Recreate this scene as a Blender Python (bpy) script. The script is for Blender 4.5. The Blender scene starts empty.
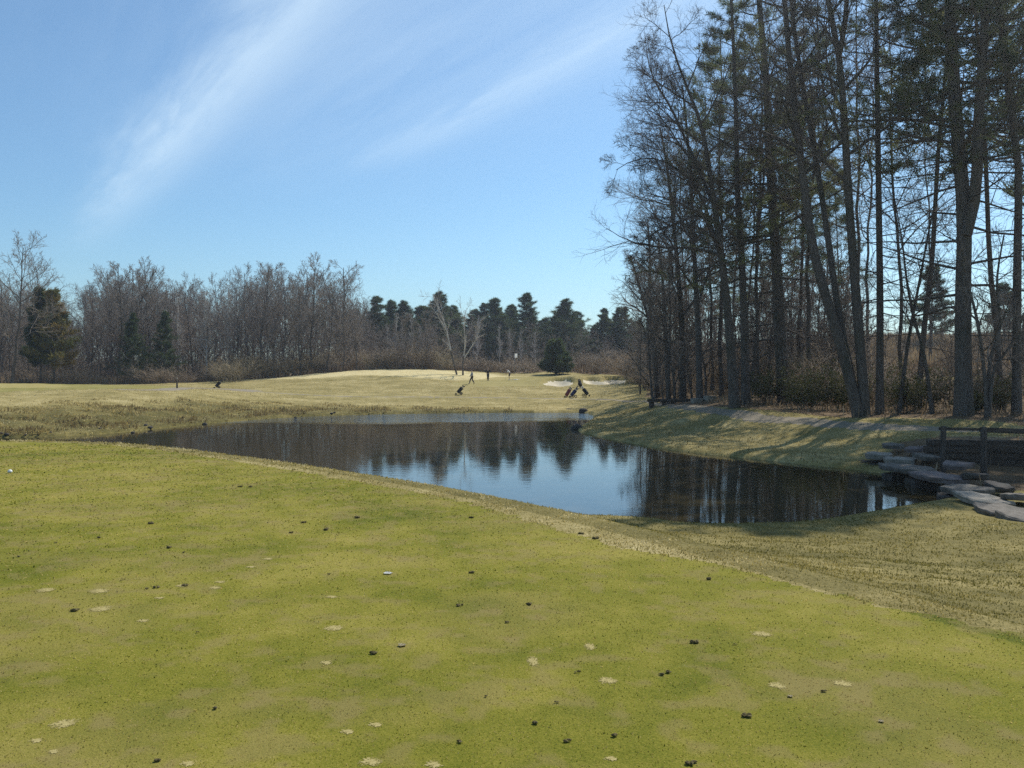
import bpy, bmesh, math
import numpy as np
from mathutils import Vector, Matrix

# ------------------------------------------------------------------ basics
F = 852.0
PITCH = math.atan(16.0 / F)
EYE = 1.65
WATER = -2.2
rng = np.random.default_rng(7)
scene = bpy.context.scene
COL = scene.collection

def ray(px, py):
    c, s = math.cos(PITCH), math.sin(PITCH)
    u = (384 - py)
    return np.array([px - 512.0, F * c + u * s, -F * s + u * c])

def at(px, py, Y):
    """world point seen at pixel (px, py) at depth Y"""
    d = ray(px, py)
    return np.array([0, 0, EYE]) + d * (Y / d[1])

def tag(o, label=None, cat=None, group=None, kind=None):
    if label: o['label'] = label
    if cat: o['category'] = cat
    if group: o['group'] = group
    if kind: o['kind'] = kind
    return o

def empty(name, loc, rz=0.0):
    o = bpy.data.objects.new(name, None)
    o.location = loc
    o.rotation_euler = (0, 0, rz)
    o.empty_display_size = 0.2
    COL.objects.link(o)
    return o

def mesh_np(name, V, faces, smooth=True, attrs=None):
    """faces: list of int arrays (m,k)"""
    me = bpy.data.meshes.new(name)
    V = np.asarray(V, dtype=np.float32)
    faces = [np.asarray(f, dtype=np.int32) for f in faces if len(f)]
    me.vertices.add(len(V))
    me.vertices.foreach_set('co', V.ravel())
    tot = sum(f.size for f in faces)
    nf = sum(len(f) for f in faces)
    me.loops.add(tot)
    me.loops.foreach_set('vertex_index', np.concatenate([f.ravel() for f in faces]))
    me.polygons.add(nf)
    sizes = np.concatenate([np.full(len(f), f.shape[1], np.int32) for f in faces])
    starts = np.concatenate([[0], np.cumsum(sizes)[:-1]]).astype(np.int32)
    me.polygons.foreach_set('loop_start', starts)
    me.polygons.foreach_set('use_smooth', np.full(nf, smooth, dtype=bool))
    if attrs:
        for k, a in attrs.items():
            a = np.asarray(a, dtype=np.float32)
            at_ = me.attributes.new(k, 'FLOAT', 'POINT')
            at_.data.foreach_set('value', a.ravel())
    me.update(calc_edges=True)
    return me

def link(name, me, mat=None, parent=None):
    o = bpy.data.objects.new(name, me)
    COL.objects.link(o)
    if mat is not None and len(me.materials) == 0:
        me.materials.append(mat)
    if parent is not None:
        o.parent = parent
    return o

def copy_thing(root, loc, rz=0.0, scale=1.0):
    r = root.copy(); COL.objects.link(r)
    r.location = loc; r.rotation_euler = (0, 0, rz)
    r.scale = (scale, scale, scale) if np.isscalar(scale) else scale
    for ch in root.children:
        c = ch.copy(); COL.objects.link(c); c.parent = r
        for g in ch.children:
            d = g.copy(); COL.objects.link(d); d.parent = c
    return r

# ------------------------------------------------------------------ noise
def _hash(ix, iy, seed):
    h = (ix.astype(np.int64) * 374761393 + iy.astype(np.int64) * 668265263 + seed * 974711) & 0xFFFFFFFF
    h = ((h ^ (h >> 13)) * 1274126177) & 0xFFFFFFFF
    h = h ^ (h >> 16)
    return (h & 0xFFFFFF) / float(0xFFFFFF)

def vnoise(x, y, seed=0):
    ix, iy = np.floor(x), np.floor(y)
    fx, fy = x - ix, y - iy
    fx = fx * fx * (3 - 2 * fx); fy = fy * fy * (3 - 2 * fy)
    a = _hash(ix, iy, seed); b = _hash(ix + 1, iy, seed)
    c = _hash(ix, iy + 1, seed); d = _hash(ix + 1, iy + 1, seed)
    return (a * (1 - fx) + b * fx) * (1 - fy) + (c * (1 - fx) + d * fx) * fy

def fbm(x, y, octv=4, seed=0):
    s = 0; a = 0.5; t = 0
    for i in range(octv):
        s = s + a * vnoise(x, y, seed + i * 17); t += a
        x = x * 2.03 + 5.1; y = y * 2.03 - 3.7; a *= 0.5
    return s / t

def sstep(a, b, x):
    t = np.clip((x - a) / (b - a), 0, 1)
    return t * t * (3 - 2 * t)

def catmull(P, n=8, closed=True):
    P = np.asarray(P, float); out = []
    m = len(P)
    for i in range(m if closed else m - 1):
        if closed:
            p0, p1, p2, p3 = P[i - 1], P[i], P[(i + 1) % m], P[(i + 2) % m]
        else:
            p0, p1, p2, p3 = P[max(i - 1, 0)], P[i], P[i + 1], P[min(i + 2, m - 1)]
        for k in range(n):
            t = k / n
            out.append(0.5 * ((2 * p1) + (-p0 + p2) * t + (2 * p0 - 5 * p1 + 4 * p2 - p3) * t * t + (-p0 + 3 * p1 - 3 * p2 + p3) * t ** 3))
    if not closed: out.append(P[-1])
    return np.array(out)

def seg_dist(x, y, A, B):
    """min distance from points to segments A->B"""
    best = np.full(x.shape, 1e18)
    for (ax, ay), (bx, by) in zip(A, B):
        dx, dy = bx - ax, by - ay
        L = dx * dx + dy * dy + 1e-12
        t = np.clip(((x - ax) * dx + (y - ay) * dy) / L, 0, 1)
        d = (x - ax - t * dx) ** 2 + (y - ay - t * dy) ** 2
        np.minimum(best, d, out=best)
    return np.sqrt(best)

def inside(x, y, P):
    r = np.zeros(x.shape, bool)
    for (ax, ay), (bx, by) in zip(P, np.roll(P, -1, 0)):
        if ay == by: continue
        c = ((ay > y) != (by > y)) & (x < (bx - ax) * (y - ay) / (by - ay) + ax)
        r ^= c
    return r

def sdist(x, y, P):
    d = seg_dist(x, y, P, np.roll(P, -1, 0))
    return np.where(inside(x, y, P), -d, d)

# ------------------------------------------------------------------ outlines
def wpt(px, py):
    Y = (EYE - WATER) * F / (py - 368.0)
    return at(px, py, Y)[:2]

POND = catmull([(-45, 38), (-44, 44), (-34, 46.6), wpt(0, 438), wpt(100, 434.5), wpt(200, 424.5), wpt(280, 418), wpt(350, 415),
                wpt(450, 413.2), wpt(560, 412.6), wpt(586, 413.2), wpt(593, 418), wpt(577, 430), wpt(600, 437), wpt(650, 447),
                wpt(700, 454), wpt(760, 460), wpt(805, 465), wpt(862, 471), wpt(905, 479), wpt(938, 490), wpt(942, 500), wpt(900, 508),
                wpt(850, 517), wpt(800, 524.5), wpt(740, 527), wpt(690, 526.5), wpt(640, 520.5), (0.3, 22.3), (-4, 25), (-9.5, 29.5), (-16, 32), (-25, 32.5), (-38, 33.5)], 6)
TEE = np.array([(-40, 18.6), (-14, 19.3), (-11.2, 19.4), (-9.2, 19.0), (-7.4, 17.9), (-4.8, 15.6), (-2.4, 13.3), (-0.7, 11.45), (1.3, 8.6), (3.2, 5.35), (5.4, 1.6), (7.5, -3), (8, -9), (-40, -9)], float)
TEE = np.vstack([catmull(TEE[2:12], 6, False), TEE[12:], TEE[:2]])
MOWN = np.array([(-40, 18.3), (-14, 19.0), (-11.2, 19.1), (-9.2, 18.6), (-7.35, 17.35), (-4.75, 14.85), (-2.3, 12.4), (-.64, 10.5), (.6, 8.47), (1.05, 7.72), (1.65, 7.2), (2.4, 6.09), (3.14, 5.2), (5.3, 1.5), (7.4, -3), (7.9, -9), (-40, -9)], float)
MOWN = np.vstack([catmull(MOWN[2:15], 6, False), MOWN[15:], MOWN[:2]])
def outline(pts): return catmull([at(px, py, Y)[:2] for px, py, Y in pts], 6)
BUNK1 = outline([(583, 383, 107.5), (588, 381, 110), (596, 382, 109.5), (603, 382.5, 108.5), (606, 381, 110.5), (616, 381, 111), (625, 382, 110.5), (623, 386, 105.5), (604, 387.5, 104), (590, 386.5, 105)])
BUNK2 = outline([(543, 385.5, 106), (552, 383, 109), (566, 383.5, 109), (573, 386, 106), (562, 388, 103), (548, 387.5, 104)])
GREEN = outline([(452, 385, 106), (470, 380, 116), (500, 377, 125), (540, 378, 124), (562, 381, 114), (548, 387, 104), (500, 388, 100), (465, 388, 100)])
FAIR = outline([(-60, 392, 74), (-60, 386, 100), (0, 386, 104), (60, 386, 108), (140, 385, 110), (176, 386.5, 106), (178, 389, 96), (130, 391, 88), (60, 394, 80), (0, 395, 75)])
PATH = catmull([at(px, py, Y)[:2] for px, py, Y in [(120, 395, 84), (160, 394.5, 86), (183, 388, 99), (200, 387.5, 101), (232, 390.5, 98), (262, 394, 93), (330, 396.5, 90), (420, 397.5, 88), (520, 398, 87), (600, 398.5, 83), (640, 402, 73), (668, 406, 62), (700, 409, 54), (740, 414, 49), (800, 420.5, 44), (860, 425.5, 40.5), (940, 429.5, 38), (1024, 432, 36.5), (1130, 436, 35)]], 6, False)
_i = np.linspace(0, 1, len(PATH))
def path_w(x, y):   # half width of the cart path
    return np.where((y > 60) & (x > -28), 0.30, np.where(y > 60, 1.5, .68))

# ------------------------------------------------------------------ terrain
C = []
def cp(px, py, Y): p = at(px, py, Y); C.append((p[0], p[1], p[2]))
for i in range(0, len(POND), 4): C.append((POND[i, 0], POND[i, 1], WATER))
for p in [(-22, 22, -.7), (-22, 27, -1.5), (-10, 23, -.8), (-5, 18.5, -.75), (-1.5, 15, -.7), (1.2, 17.5, -1.55), (2, 11.5, -.62), (4.6, 7.5, -.55), (4.5, 13.5, -1.35),
          (8, 8, -.9), (9.5, 12, -1.35), (10, 17.6, -1.8), (13, 12, -1.45), (18, 8, -1.1), (16, 16, -1.75), (12, 0, -.8), (7, 16.5, -1.75), (26, 14, -1.0), (30, 0, -.8),
          (15.0, 24, -1.95), (16.5, 27, -2.0), (18.5, 29, -1.95), (20, 24, -1.8), (15.2, 31.5, -1.7), (17, 33.5, -1.35), (30, 24, -1.2), (-30, 0, 0), (-60, 15, -.5), (0, -40, 0), (60, 0, 0), (-55, 40, -1.5)]:
    C.append(p)
for p in [(0, 425, 52), (0, 412, 57), (0, 400, 64), (0, 391, 80), (100, 412, 60), (100, 398, 70), (100, 389, 85), (0, 384, 95), (60, 385, 106), (150, 385, 112), (100, 385, 135), (0, 384, 135), (-100, 384, 110), (-100, 400, 64),
          (200, 410, 68), (200, 395, 80), (217, 388, 103), (180, 387, 103), (260, 400, 82), (240, 383, 118), (300, 376.5, 122), (350, 372, 124), (400, 370.3, 125), (435, 372.5, 123), (455, 379.5, 120),
          (330, 396, 90), (330, 408, 79), (300, 387, 104), (400, 386, 104), (420, 397, 88), (450, 406, 80), (520, 398, 87), (560, 406, 79), (560, 390, 97), (472, 383.5, 104), (490, 381, 116), (515, 376.5, 126), (540, 377, 124), (455, 388, 98),
          (575, 384, 106), (600, 376.5, 117), (580, 377.5, 117), (625, 378.5, 116), (640, 383, 105), (640, 392, 88), (610, 395, 88), (640, 401, 73), (600, 408, 71), (612, 420, 60), (640, 412, 61), (668, 405, 62),
          (400, 375, 150), (500, 374, 160), (300, 378, 160), (200, 384, 160), (640, 357, 150), (600, 366, 160), (690, 352, 145), (640, 372, 128), (700, 385, 90), (700, 398, 66), (700, 408.5, 54), (735, 403, 55), (740, 413.5, 49),
          (800, 420.5, 44), (800, 408, 52), (800, 380, 80), (860, 425.5, 40.5), (860, 416, 45), (870, 395, 60), (870, 362, 95), (870, 340, 130), (964, 417, 42), (1000, 405, 52), (1000, 362, 95), (1000, 338, 130), (1100, 430, 37), (1150, 400, 55), (1100, 335, 130),
          (940, 429.5, 38), (1024, 432, 36.5), (700, 445, 43), (760, 445, 40.5), (720, 425, 48), (830, 440, 39), (880, 440, 37), (900, 452, 34), (950, 345, 160), (800, 345, 160)]:
    cp(*p)
for p in [(-300, 100, 0), (-300, 350, 0), (0, 350, 1), (250, 350, 7), (300, 100, 6), (200, -150, 0), (-200, -150, 0), (0, 220, .5), (-120, 200, -1), (120, 200, 7.5), (180, 60, 3)]:
    C.append(p)
C = np.array(C)
def _phi(r2): return 0.5 * r2 * np.log(r2 + 1e-9)
_n = len(C)
_S = 50.0
_q = C[:, :2] / _S
_A = np.zeros((_n + 3, _n + 3))
_d2 = ((_q[:, None] - _q[None]) ** 2).sum(-1)
_A[:_n, :_n] = _phi(_d2) + np.eye(_n) * 2e-4
_A[:_n, _n] = 1; _A[:_n, _n + 1:] = _q
_A[_n:, :_n] = _A[:_n, _n:].T
_W = np.linalg.solve(_A, np.concatenate([C[:, 2], [0, 0, 0]]))
def tps(x, y):
    sh = np.shape(x); x = np.ravel(x) / _S; y = np.ravel(y) / _S
    out = np.empty(x.shape)
    for s in range(0, len(x), 40000):
        a, b = x[s:s + 40000], y[s:s + 40000]
        r2 = (a[:, None] - _q[:, 0]) ** 2 + (b[:, None] - _q[:, 1]) ** 2
        out[s:s + 40000] = _phi(r2) @ _W[:_n] + _W[_n] + _W[_n + 1] * a + _W[_n + 2] * b
    return out.reshape(sh)

def terrain(x, y, full=False):
    x = np.asarray(x, float); y = np.asarray(y, float)
    xc = np.clip(x, -330, 330); yc = np.clip(y, -160, 380)
    z = tps(xc, yc)
    near = (np.abs(x) < 80) & (y > -20) & (y < 120)
    dp = np.full(x.shape, 60.0); dt = np.full(x.shape, 60.0); dpath = np.full(x.shape, 60.0)
    xs, ys = x[near], y[near]
    dp[near] = sdist(xs, ys, POND)
    dt[near] = sdist(xs, ys, TEE)
    dpath[near] = seg_dist(xs, ys, PATH[:-1], PATH[1:])
    rough = sstep(0.5, 5, dp) * sstep(0.2, 2, dt)
    z = z + rough * ((fbm(x / 6, y / 6, 3, 3) - .5) * .35 + (fbm(x / 1.1, y / 1.1, 3, 9) - .5) * .10) * np.where(dpath < 2.2, .2, 1)
    leftbank = rough * sstep(14, 3, dp) * sstep(-6, -18, x) * sstep(40, 50, y)
    z = z + leftbank * (fbm(x / 1.6, y / 1.6, 3, 21) - .45) * .7
    zo = np.maximum(z, WATER + 0.22 * (1 - np.exp(-np.maximum(dp, 0) / 0.35)) + 0.012 * np.clip(dp, 0, 20))
    zi = WATER - 0.12 - 0.5 * np.clip(-dp, 0, 2)
    z = np.where(dp > 0, zo, zi)
    # tee deck, a flat mown platform with a rolled-over edge
    zt = (fbm(x / 5, y / 5, 2, 40) - .5) * .03 - 0.012 * np.clip(x + 4, 0, 8) * 0
    t = sstep(1.3, -0.1, dt)
    z = np.where(dp > .5, z * (1 - t) + zt * t, z)
    # bunkers: scooped floor and a raised lip on the far side
    for B, dep in ((BUNK1, .5), (BUNK2, .5)):
        c = B.mean(0)
        nb = (np.abs(x - c[0]) < 15) & (np.abs(y - c[1]) < 20)
        if nb.any():
            d = sdist(x[nb], y[nb], B)
            lip = sstep(3.2, .5, d) * sstep(0.0, .5, d) * sstep(-1, 2.5, y[nb] - c[1]) * .55
            z[nb] = z[nb] - dep * sstep(0.0, -1.2, d) + lip
    if full: return z, dp, dt, dpath
    return z

def gz(x, y): return float(terrain(np.array([x]), np.array([y]))[0])
def ground_at(px, Y):
    x = at(px, 380, Y)[0]
    return np.array([x, Y, gz(x, Y)])

# ------------------------------------------------------------------ materials
class NT:
    def __init__(s, name):
        s.m = bpy.data.materials.new(name); s.m.use_nodes = True
        s.t = s.m.node_tree; s.n = s.t.nodes; s.l = s.t.links
        s.b = s.n['Principled BSDF']
    def node(s, typ, **kw):
        n = s.n.new(typ)
        for k, v in kw.items():
            if k in n.inputs: n.inputs[k].default_value = v
            else: setattr(n, k, v)
        return n
    def link(s, a, b): s.l.new(a, b)
    def coord(s, which='Object', scale=(1, 1, 1)):
        tc = s.node('ShaderNodeTexCoord'); mp = s.node('ShaderNodeMapping')
        mp.inputs['Scale'].default_value = scale
        s.link(tc.outputs[which], mp.inputs['Vector']); return mp.outputs[0]
    def noise(s, vec, scale, detail=4, rough=.55):
        n = s.node('ShaderNodeTexNoise'); n.inputs['Scale'].default_value = scale
        n.inputs['Detail'].default_value = detail; n.inputs['Roughness'].default_value = rough
        s.link(vec, n.inputs['Vector']); return n.outputs['Fac']
    def ramp(s, fac, stops):
        r = s.node('ShaderNodeValToRGB'); e = r.color_ramp.elements
        while len(e) < len(stops): e.new(.5)
        for i, (p, c) in enumerate(stops):
            e[i].position = p; e[i].color = (*c, 1)
        s.link(fac, r.inputs['Fac']); return r.outputs['Color']
    def mix(s, fac, a, b, mode='MIX'):
        n = s.node('ShaderNodeMix'); n.data_type = 'RGBA'; n.blend_type = mode
        for sock, v in ((n.inputs[0], fac), (n.inputs[6], a), (n.inputs[7], b)):
            if hasattr(v, 'is_linked'): s.link(v, sock)
            else: sock.default_value = v if np.isscalar(v) else (*v, 1)
        return n.outputs[2]
    def attr(s, name):
        n = s.node('ShaderNodeAttribute'); n.attribute_name = name; return n.outputs['Fac']
    def math(s, op, a, b=None, c=None):
        n = s.node('ShaderNodeMath'); n.operation = op
        for i, v in enumerate((a, b, c)):
            if v is None: continue
            if hasattr(v, 'is_linked'): s.link(v, n.inputs[i])
            else: n.inputs[i].default_value = v
        return n.outputs[0]
    def bump(s, h, strength=.5, dist=.02):
        b = s.node('ShaderNodeBump'); b.inputs['Strength'].default_value = strength; b.inputs['Distance'].default_value = dist
        s.link(h, b.inputs['Height']); s.link(b.outputs[0], s.b.inputs['Normal'])
    def out(s, col, rough=.9, spec=.2):
        if hasattr(col, 'is_linked'): s.link(col, s.b.inputs['Base Color'])
        else: s.b.inputs['Base Color'].default_value = (*col, 1)
        s.b.inputs['Roughness'].default_value = rough
        s.b.inputs['Specular IOR Level'].default_value = spec
        return s.m

def mat_plain(name, c, rough=.7, spec=.3, var=.25, scale=8):
    t = NT(name); f = t.noise(t.coord(), scale, 3)
    lo = tuple(v * (1 - var) for v in c); hi = tuple(min(1, v * (1 + var)) for v in c)
    return t.out(t.ramp(f, [(.3, lo), (.7, hi)]), rough, spec)

def mat_bark(name, lo, hi, sc=(6, 6, 1.2), moss=None):
    t = NT(name); v = t.coord('Object', sc)
    f = t.noise(v, 2.0, 6, .65)
    col = t.ramp(f, [(.32, lo), (.68, hi)])
    if moss:
        g = t.noise(t.coord('Object', (1, 1, .5)), 1.1, 4)
        col = t.mix(t.ramp(g, [(.5, (0, 0, 0)), (.7, (.7, .7, .7))]), col, moss)
    t.bump(f, .8, .05)
    return t.out(col, .95, .1)

def mat_leaf(name, stops, attr='tint', trans=.25, rough=.6, spec=.2, lift=0, dead=None):
    t = NT(name)
    if lift:   # soft blades take the light of the sward they belong to
        ge = t.node('ShaderNodeNewGeometry'); vm = t.node('ShaderNodeVectorMath'); vm.operation = 'ADD'
        t.link(ge.outputs['Normal'], vm.inputs[0]); vm.inputs[1].default_value = (0, 0, lift)
        vn = t.node('ShaderNodeVectorMath'); vn.operation = 'NORMALIZE'; t.link(vm.outputs[0], vn.inputs[0]); t.link(vn.outputs[0], t.b.inputs['Normal'])
    f = t.attr(attr)
    info = t.node('ShaderNodeObjectInfo')
    f2 = t.math('ADD', f, t.math('MULTIPLY', t.math('SUBTRACT', info.outputs['Random'], .5), .25))
    col = t.ramp(f2, stops)
    if dead: col = t.mix(t.attr('dead'), col, dead)
    t.out(col, rough, spec)
    if trans > 0:
        tr = t.node('ShaderNodeBsdfTranslucent'); t.link(t.mix(1.0, col, (1.6, 1.55, 1.3), 'MULTIPLY') if lift else col, tr.inputs['Color'])
        mx = t.node('ShaderNodeMixShader'); mx.inputs[0].default_value = trans
        t.link(t.b.outputs[0], mx.inputs[1]); t.link(tr.outputs[0], mx.inputs[2])
        t.link(mx.outputs[0], t.n['Material Output'].inputs['Surface'])
    return t.m

def mat_grass_ground(name, stops, fine=60., bumpd=.012, dead=None):
    """turf sheet: vertex attribute 'patch' (soft colour patches) plus fine noise"""
    t = NT(name); v = t.coord('Object')
    n1 = t.noise(v, fine, 5, .7); n2 = t.noise(v, 3.0, 4, .6); n3 = t.noise(v, .35, 3, .5)
    f = t.math('ADD', t.math('MULTIPLY', t.attr('patch'), .55), t.math('MULTIPLY', n2, .3))
    f = t.math('ADD', f, t.math('MULTIPLY', n3, .22))
    f = t.math('ADD', f, t.math('MULTIPLY', t.math('SUBTRACT', n1, .5), .8))
    col = t.ramp(f, stops)
    if dead: col = t.mix(t.attr('dead'), col, dead)
    t.bump(n1, .7, bumpd)
    return t.out(col, .95, .1)

M = {}
M['ground'] = mat_grass_ground('dormant_grass', [(.22, (.11, .095, .030)), (.42, (.22, .18, .062)), (.58, (.33, .265, .105)), (.85, (.60, .50, .26))], 30, .03)
M['tee'] = mat_grass_ground('tee_turf', [(.20, (.034, .052, .006)), (.40, (.118, .130, .011)), (.57, (.212, .194, .025)), (.84, (.38, .305, .085))], 110, .010, dead=(.25, .195, .072))
M['green'] = mat_grass_ground('green_turf', [(.25, (.19, .165, .05)), (.5, (.29, .24, .085)), (.8, (.37, .30, .12))], 12, .01)
M['fair'] = mat_grass_ground('fairway_turf', [(.25, (.15, .145, .035)), (.5, (.24, .21, .06)), (.8, (.34, .28, .10))], 12, .01)
M['litter'] = mat_grass_ground('leaf_litter', [(.25, (.06, .042, .024)), (.45, (.13, .09, .05)), (.62, (.20, .14, .08)), (.85, (.32, .24, .14))], 14, .05)
M['field'] = mat_grass_ground('brown_marsh', [(.25, (.085, .055, .032)), (.5, (.17, .115, .066)), (.8, (.27, .19, .11))], 4, .15)
t = NT('bunker_sand'); M['sand'] = t.out(t.ramp(t.noise(t.coord(), 2.5, 5), [(.3, (.50, .44, .31)), (.7, (.66, .58, .43))]), .95, .1)
t = NT('path_gravel'); _f = t.noise(t.coord(), 22, 5, .7); t.bump(_f, .5, .02)
M['path'] = t.out(t.mix(t.noise(t.coord(), 1.2, 3), t.ramp(_f, [(.3, (.22, .18, .12)), (.7, (.40, .335, .24))]), (.22, .19, .14)), .95, .1)
M['bark_dark'] = mat_bark('dark_bark', (.060, .051, .043), (.155, .132, .11), moss=(.040, .048, .026))
M['bark_pine'] = mat_bark('pine_bark', (.060, .050, .042), (.16, .13, .105), (5, 5, 1.0))
M['bark_grey'] = mat_bark('grey_bark', (.065, .055, .047), (.16, .14, .12))
M['bark_pale'] = mat_bark('pale_bark', (.34, .31, .27), (.66, .62, .56), (2, 2, .6))
M['twig'] = mat_bark('twig_bark', (.205, .168, .135), (.365, .305, .25))
M['twig_dark'] = mat_bark('dark_twig_bark', (.075, .062, .055), (.16, .135, .12))
M['twig_pale'] = mat_bark('pale_twig_bark', (.32, .28, .24), (.52, .47, .42))
M['needle'] = mat_leaf('pine_needles', [(.1, (.048, .070, .026)), (.5, (.11, .138, .050)), (.9, (.19, .19, .07))], trans=.5)
M['needle_far'] = mat_leaf('far_pine_needles', [(.1, (.026, .048, .016)), (.5, (.060, .092, .030)), (.9, (.115, .14, .045))], trans=.4)
M['needle_sunlit'] = mat_leaf('sunlit_needles', [(.1, (.06, .09, .024)), (.5, (.16, .16, .045)), (.9, (.32, .22, .065))])  # orange of sunlight on the fir's right side put into the needle colour
M['brush'] = mat_leaf('dead_brush', [(.1, (.17, .12, .075)), (.5, (.29, .215, .135)), (.9, (.41, .31, .20))], trans=.1, lift=.6)
M['brush_straw'] = mat_leaf('straw_brush', [(.1, (.15, .11, .055)), (.5, (.27, .21, .11)), (.9, (.46, .37, .21))], trans=.1, lift=.6)
M['shrubgreen'] = mat_leaf('green_shrub_leaves', [(.1, (.04, .05, .012)), (.5, (.10, .105, .028)), (.9, (.19, .17, .05))])
# ------------------------------------------------------------------ ground sheets
def build_ground():
    a_f = np.radians(np.arange(-55, 55.001, .14))
    a_c = np.radians(np.concatenate([np.arange(57, 303, 4)]))
    ang = np.concatenate([a_f, a_c])
    r = [0.5]
    while r[-1] < 60: r.append(r[-1] * 1.0065 + .004)
    while r[-1] < 170: r.append(r[-1] * 1.0042)
    while r[-1] < 690: r.append(r[-1] * 1.03)
    r = np.array(r)
    A, R = np.meshgrid(ang, r)
    X = (R * np.sin(A)).ravel(); Y = (R * np.cos(A)).ravel()
    X = np.append(X, 0); Y = np.append(Y, 0)
    Z, dp, dt, dpath = terrain(X, Y, True)
    na, nr = len(ang), len(r)
    i = np.arange(nr - 1)[:, None] * na; j = np.arange(na)[None]; j2 = (j + 1) % na
    Q = np.stack([i + j, i + j2, i + na + j2, i + na + j], -1).reshape(-1, 4)[:, ::-1]
    ctr = np.full(na, len(X) - 1)
    T = np.stack([ctr, np.arange(na), (np.arange(na) + 1) % na], -1)[:, ::-1]
    cx, cy = X[Q].mean(1), Y[Q].mean(1)
    cdt = dt[Q].mean(1); cdp = dpath[Q].mean(1); cpond = dp[Q].mean(1)
    cls = np.zeros(len(Q), int)
    litter = litter_shade_mask(cx, cy) > .5
    cls[litter & (cpond > .3)] = 5
    fld = field_mask(cx, cy) > .5
    cls[fld] = 6
    cls[inside(cx, cy, FAIR)] = 7
    cls[inside(cx, cy, GREEN)] = 2
    far = (cy > 95) & (cy < 125)
    b = np.zeros(len(Q), bool)
    b[far] = inside(cx[far], cy[far], BUNK1) | inside(cx[far], cy[far], BUNK2)
    edge = (fbm(cx / .5, cy / .5, 2, 5) - .5) * .5
    cls[(cdp + edge < path_w(cx, cy)) & (cpond > .3)] = 4
    cls[b] = 3
    cmown = np.full(len(cx), 50.0); nn = (np.abs(cx) < 45) & (cy > -12) & (cy < 22)
    cmown[nn] = sdist(cx[nn], cy[nn], MOWN); cdt = cmown
    cls[cdt + (fbm(cx / .12, cy / .12, 2, 8) - .5) * .22 < 0] = 1
    patch = fbm(X / .55, Y / .55, 4, 50)
    patch = .5 * patch + .5 * fbm(X / 3.2 + 3, Y / 1.8, 3, 60)
    patch = patch + .55 * mound_mask(X, Y) - .50 * bank_mask(X, Y, dp) - .30 * sstep(34, 22, Y) * (X > -14)
    patch = np.where(dt < -.3, patch + .30 * sstep(34, 22, Y) * (X > -14), patch)
    dead = dead_mask(X, Y)
    names = {0: ('ground', 'ground'), 1: ('tee', 'tee'), 2: ('putting_green', 'green'), 3: ('bunker_sand', 'sand'), 4: ('cart_path', 'path'), 5: ('leaf_litter_ground', 'litter'), 6: ('marsh_field', 'field'), 7: ('fairway', 'fair')}
    V = np.stack([X, Y, Z], 1)
    for k, (nm, mt) in names.items():
        q = Q[cls == k]
        fs = [q] + ([T] if k == 1 else [])
        used = np.unique(np.concatenate([f.ravel() for f in fs]))
        mp = np.full(len(V), -1); mp[used] = np.arange(len(used))
        me = mesh_np(nm, V[used], [mp[f] for f in fs if len(f)], True, {'patch': patch[used], 'dead': dead[used]})
        tag(link(nm, me, M[mt]), kind='structure')

def mound_mask(x, y):  # paler mounds: straw grass plus sun on the slope, put into the tint
    w = (fbm(x / 4, y / 3, 3, 61) - .5) * .5
    return np.maximum(sstep(1.15, .7, np.hypot((x + 18.5) / 19, (y - 124) / 8.5) + w), sstep(1.2, .7, np.hypot((x + 60) / 13, (y - 90) / 10) + w))
def bank_mask(x, y, dp):
    lim = np.interp(x, [-62, -24, -16, -8, 0], [15, 13, 10, 4, 1.2])
    return sstep(1.1, .5, dp / lim + (fbm(x / 3, y / 3, 3, 62) - .5) * .8) * (y > 40) * (x < 2) * (dp > 0)
def dead_mask(x, y):
    d = sstep(.45, .75, fbm(x / .9, y / .6, 4, 63)) * .26 + .45 * sstep(.52, .72, fbm(x / .16, y / .13, 3, 64))
    return np.clip(d, 0, .7)
def litter_shade_mask(x, y):
    w = (fbm(x / 3, y / 3, 3, 31) - .5) * 5
    L = catmull([at(px, 400, Y)[:2] for px, Y in [(660, 64), (690, 57), (740, 51.5), (800, 47), (860, 43.2), (1000, 39.5), (1150, 37), (1400, 60), (1200, 78), (900, 74), (760, 100), (660, 110), (650, 80)]], 4)
    m = np.zeros(x.shape); n = (y > 25) & (y < 140) & (x > 0) & (x < 130)
    m[n] = sstep(.8, -.8, sdist(x[n], y[n], L) + w[n] * .4)
    D = np.array([(13.6, 20), (13.9, 33), (16, 35), (30, 33), (34, 20), (18, 17)], float)  # ditch beside the slab row: its shade put into dark litter ground
    m[n] = np.maximum(m[n], sstep(.4, -.4, sdist(x[n], y[n], D) + w[n] * .2))
    return m
def field_mask(x, y):
    w = (fbm(x / 6, y / 6, 3, 33) - .5) * 10
    Lf = np.array([at(625, 370, 122)[:2], at(648, 370, 112)[:2], at(900, 370, 76)[:2], at(1200, 370, 70)[:2], (200, 60), (260, 380), at(470, 370, 340)[:2], at(470, 370, 142)[:2], at(560, 370, 134)[:2]])
    m = np.zeros(x.shape); n = (y > 50) & (x > -50)
    m[n] = sstep(1, -1, sdist(x[n], y[n], Lf) + w[n] * .4)
    Lw = np.array([(-260, 122), at(100, 370, 122)[:2], at(200, 370, 128)[:2], at(300, 370, 131)[:2], at(450, 370, 131)[:2], at(500, 370, 140)[:2], (0, 400), (-260, 400)])
    n = (y > 100) & (x < 10)
    m[n] = np.maximum(m[n], sstep(1, -1, sdist(x[n], y[n], Lw) + w[n] * .3))
    return m
build_ground()

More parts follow.
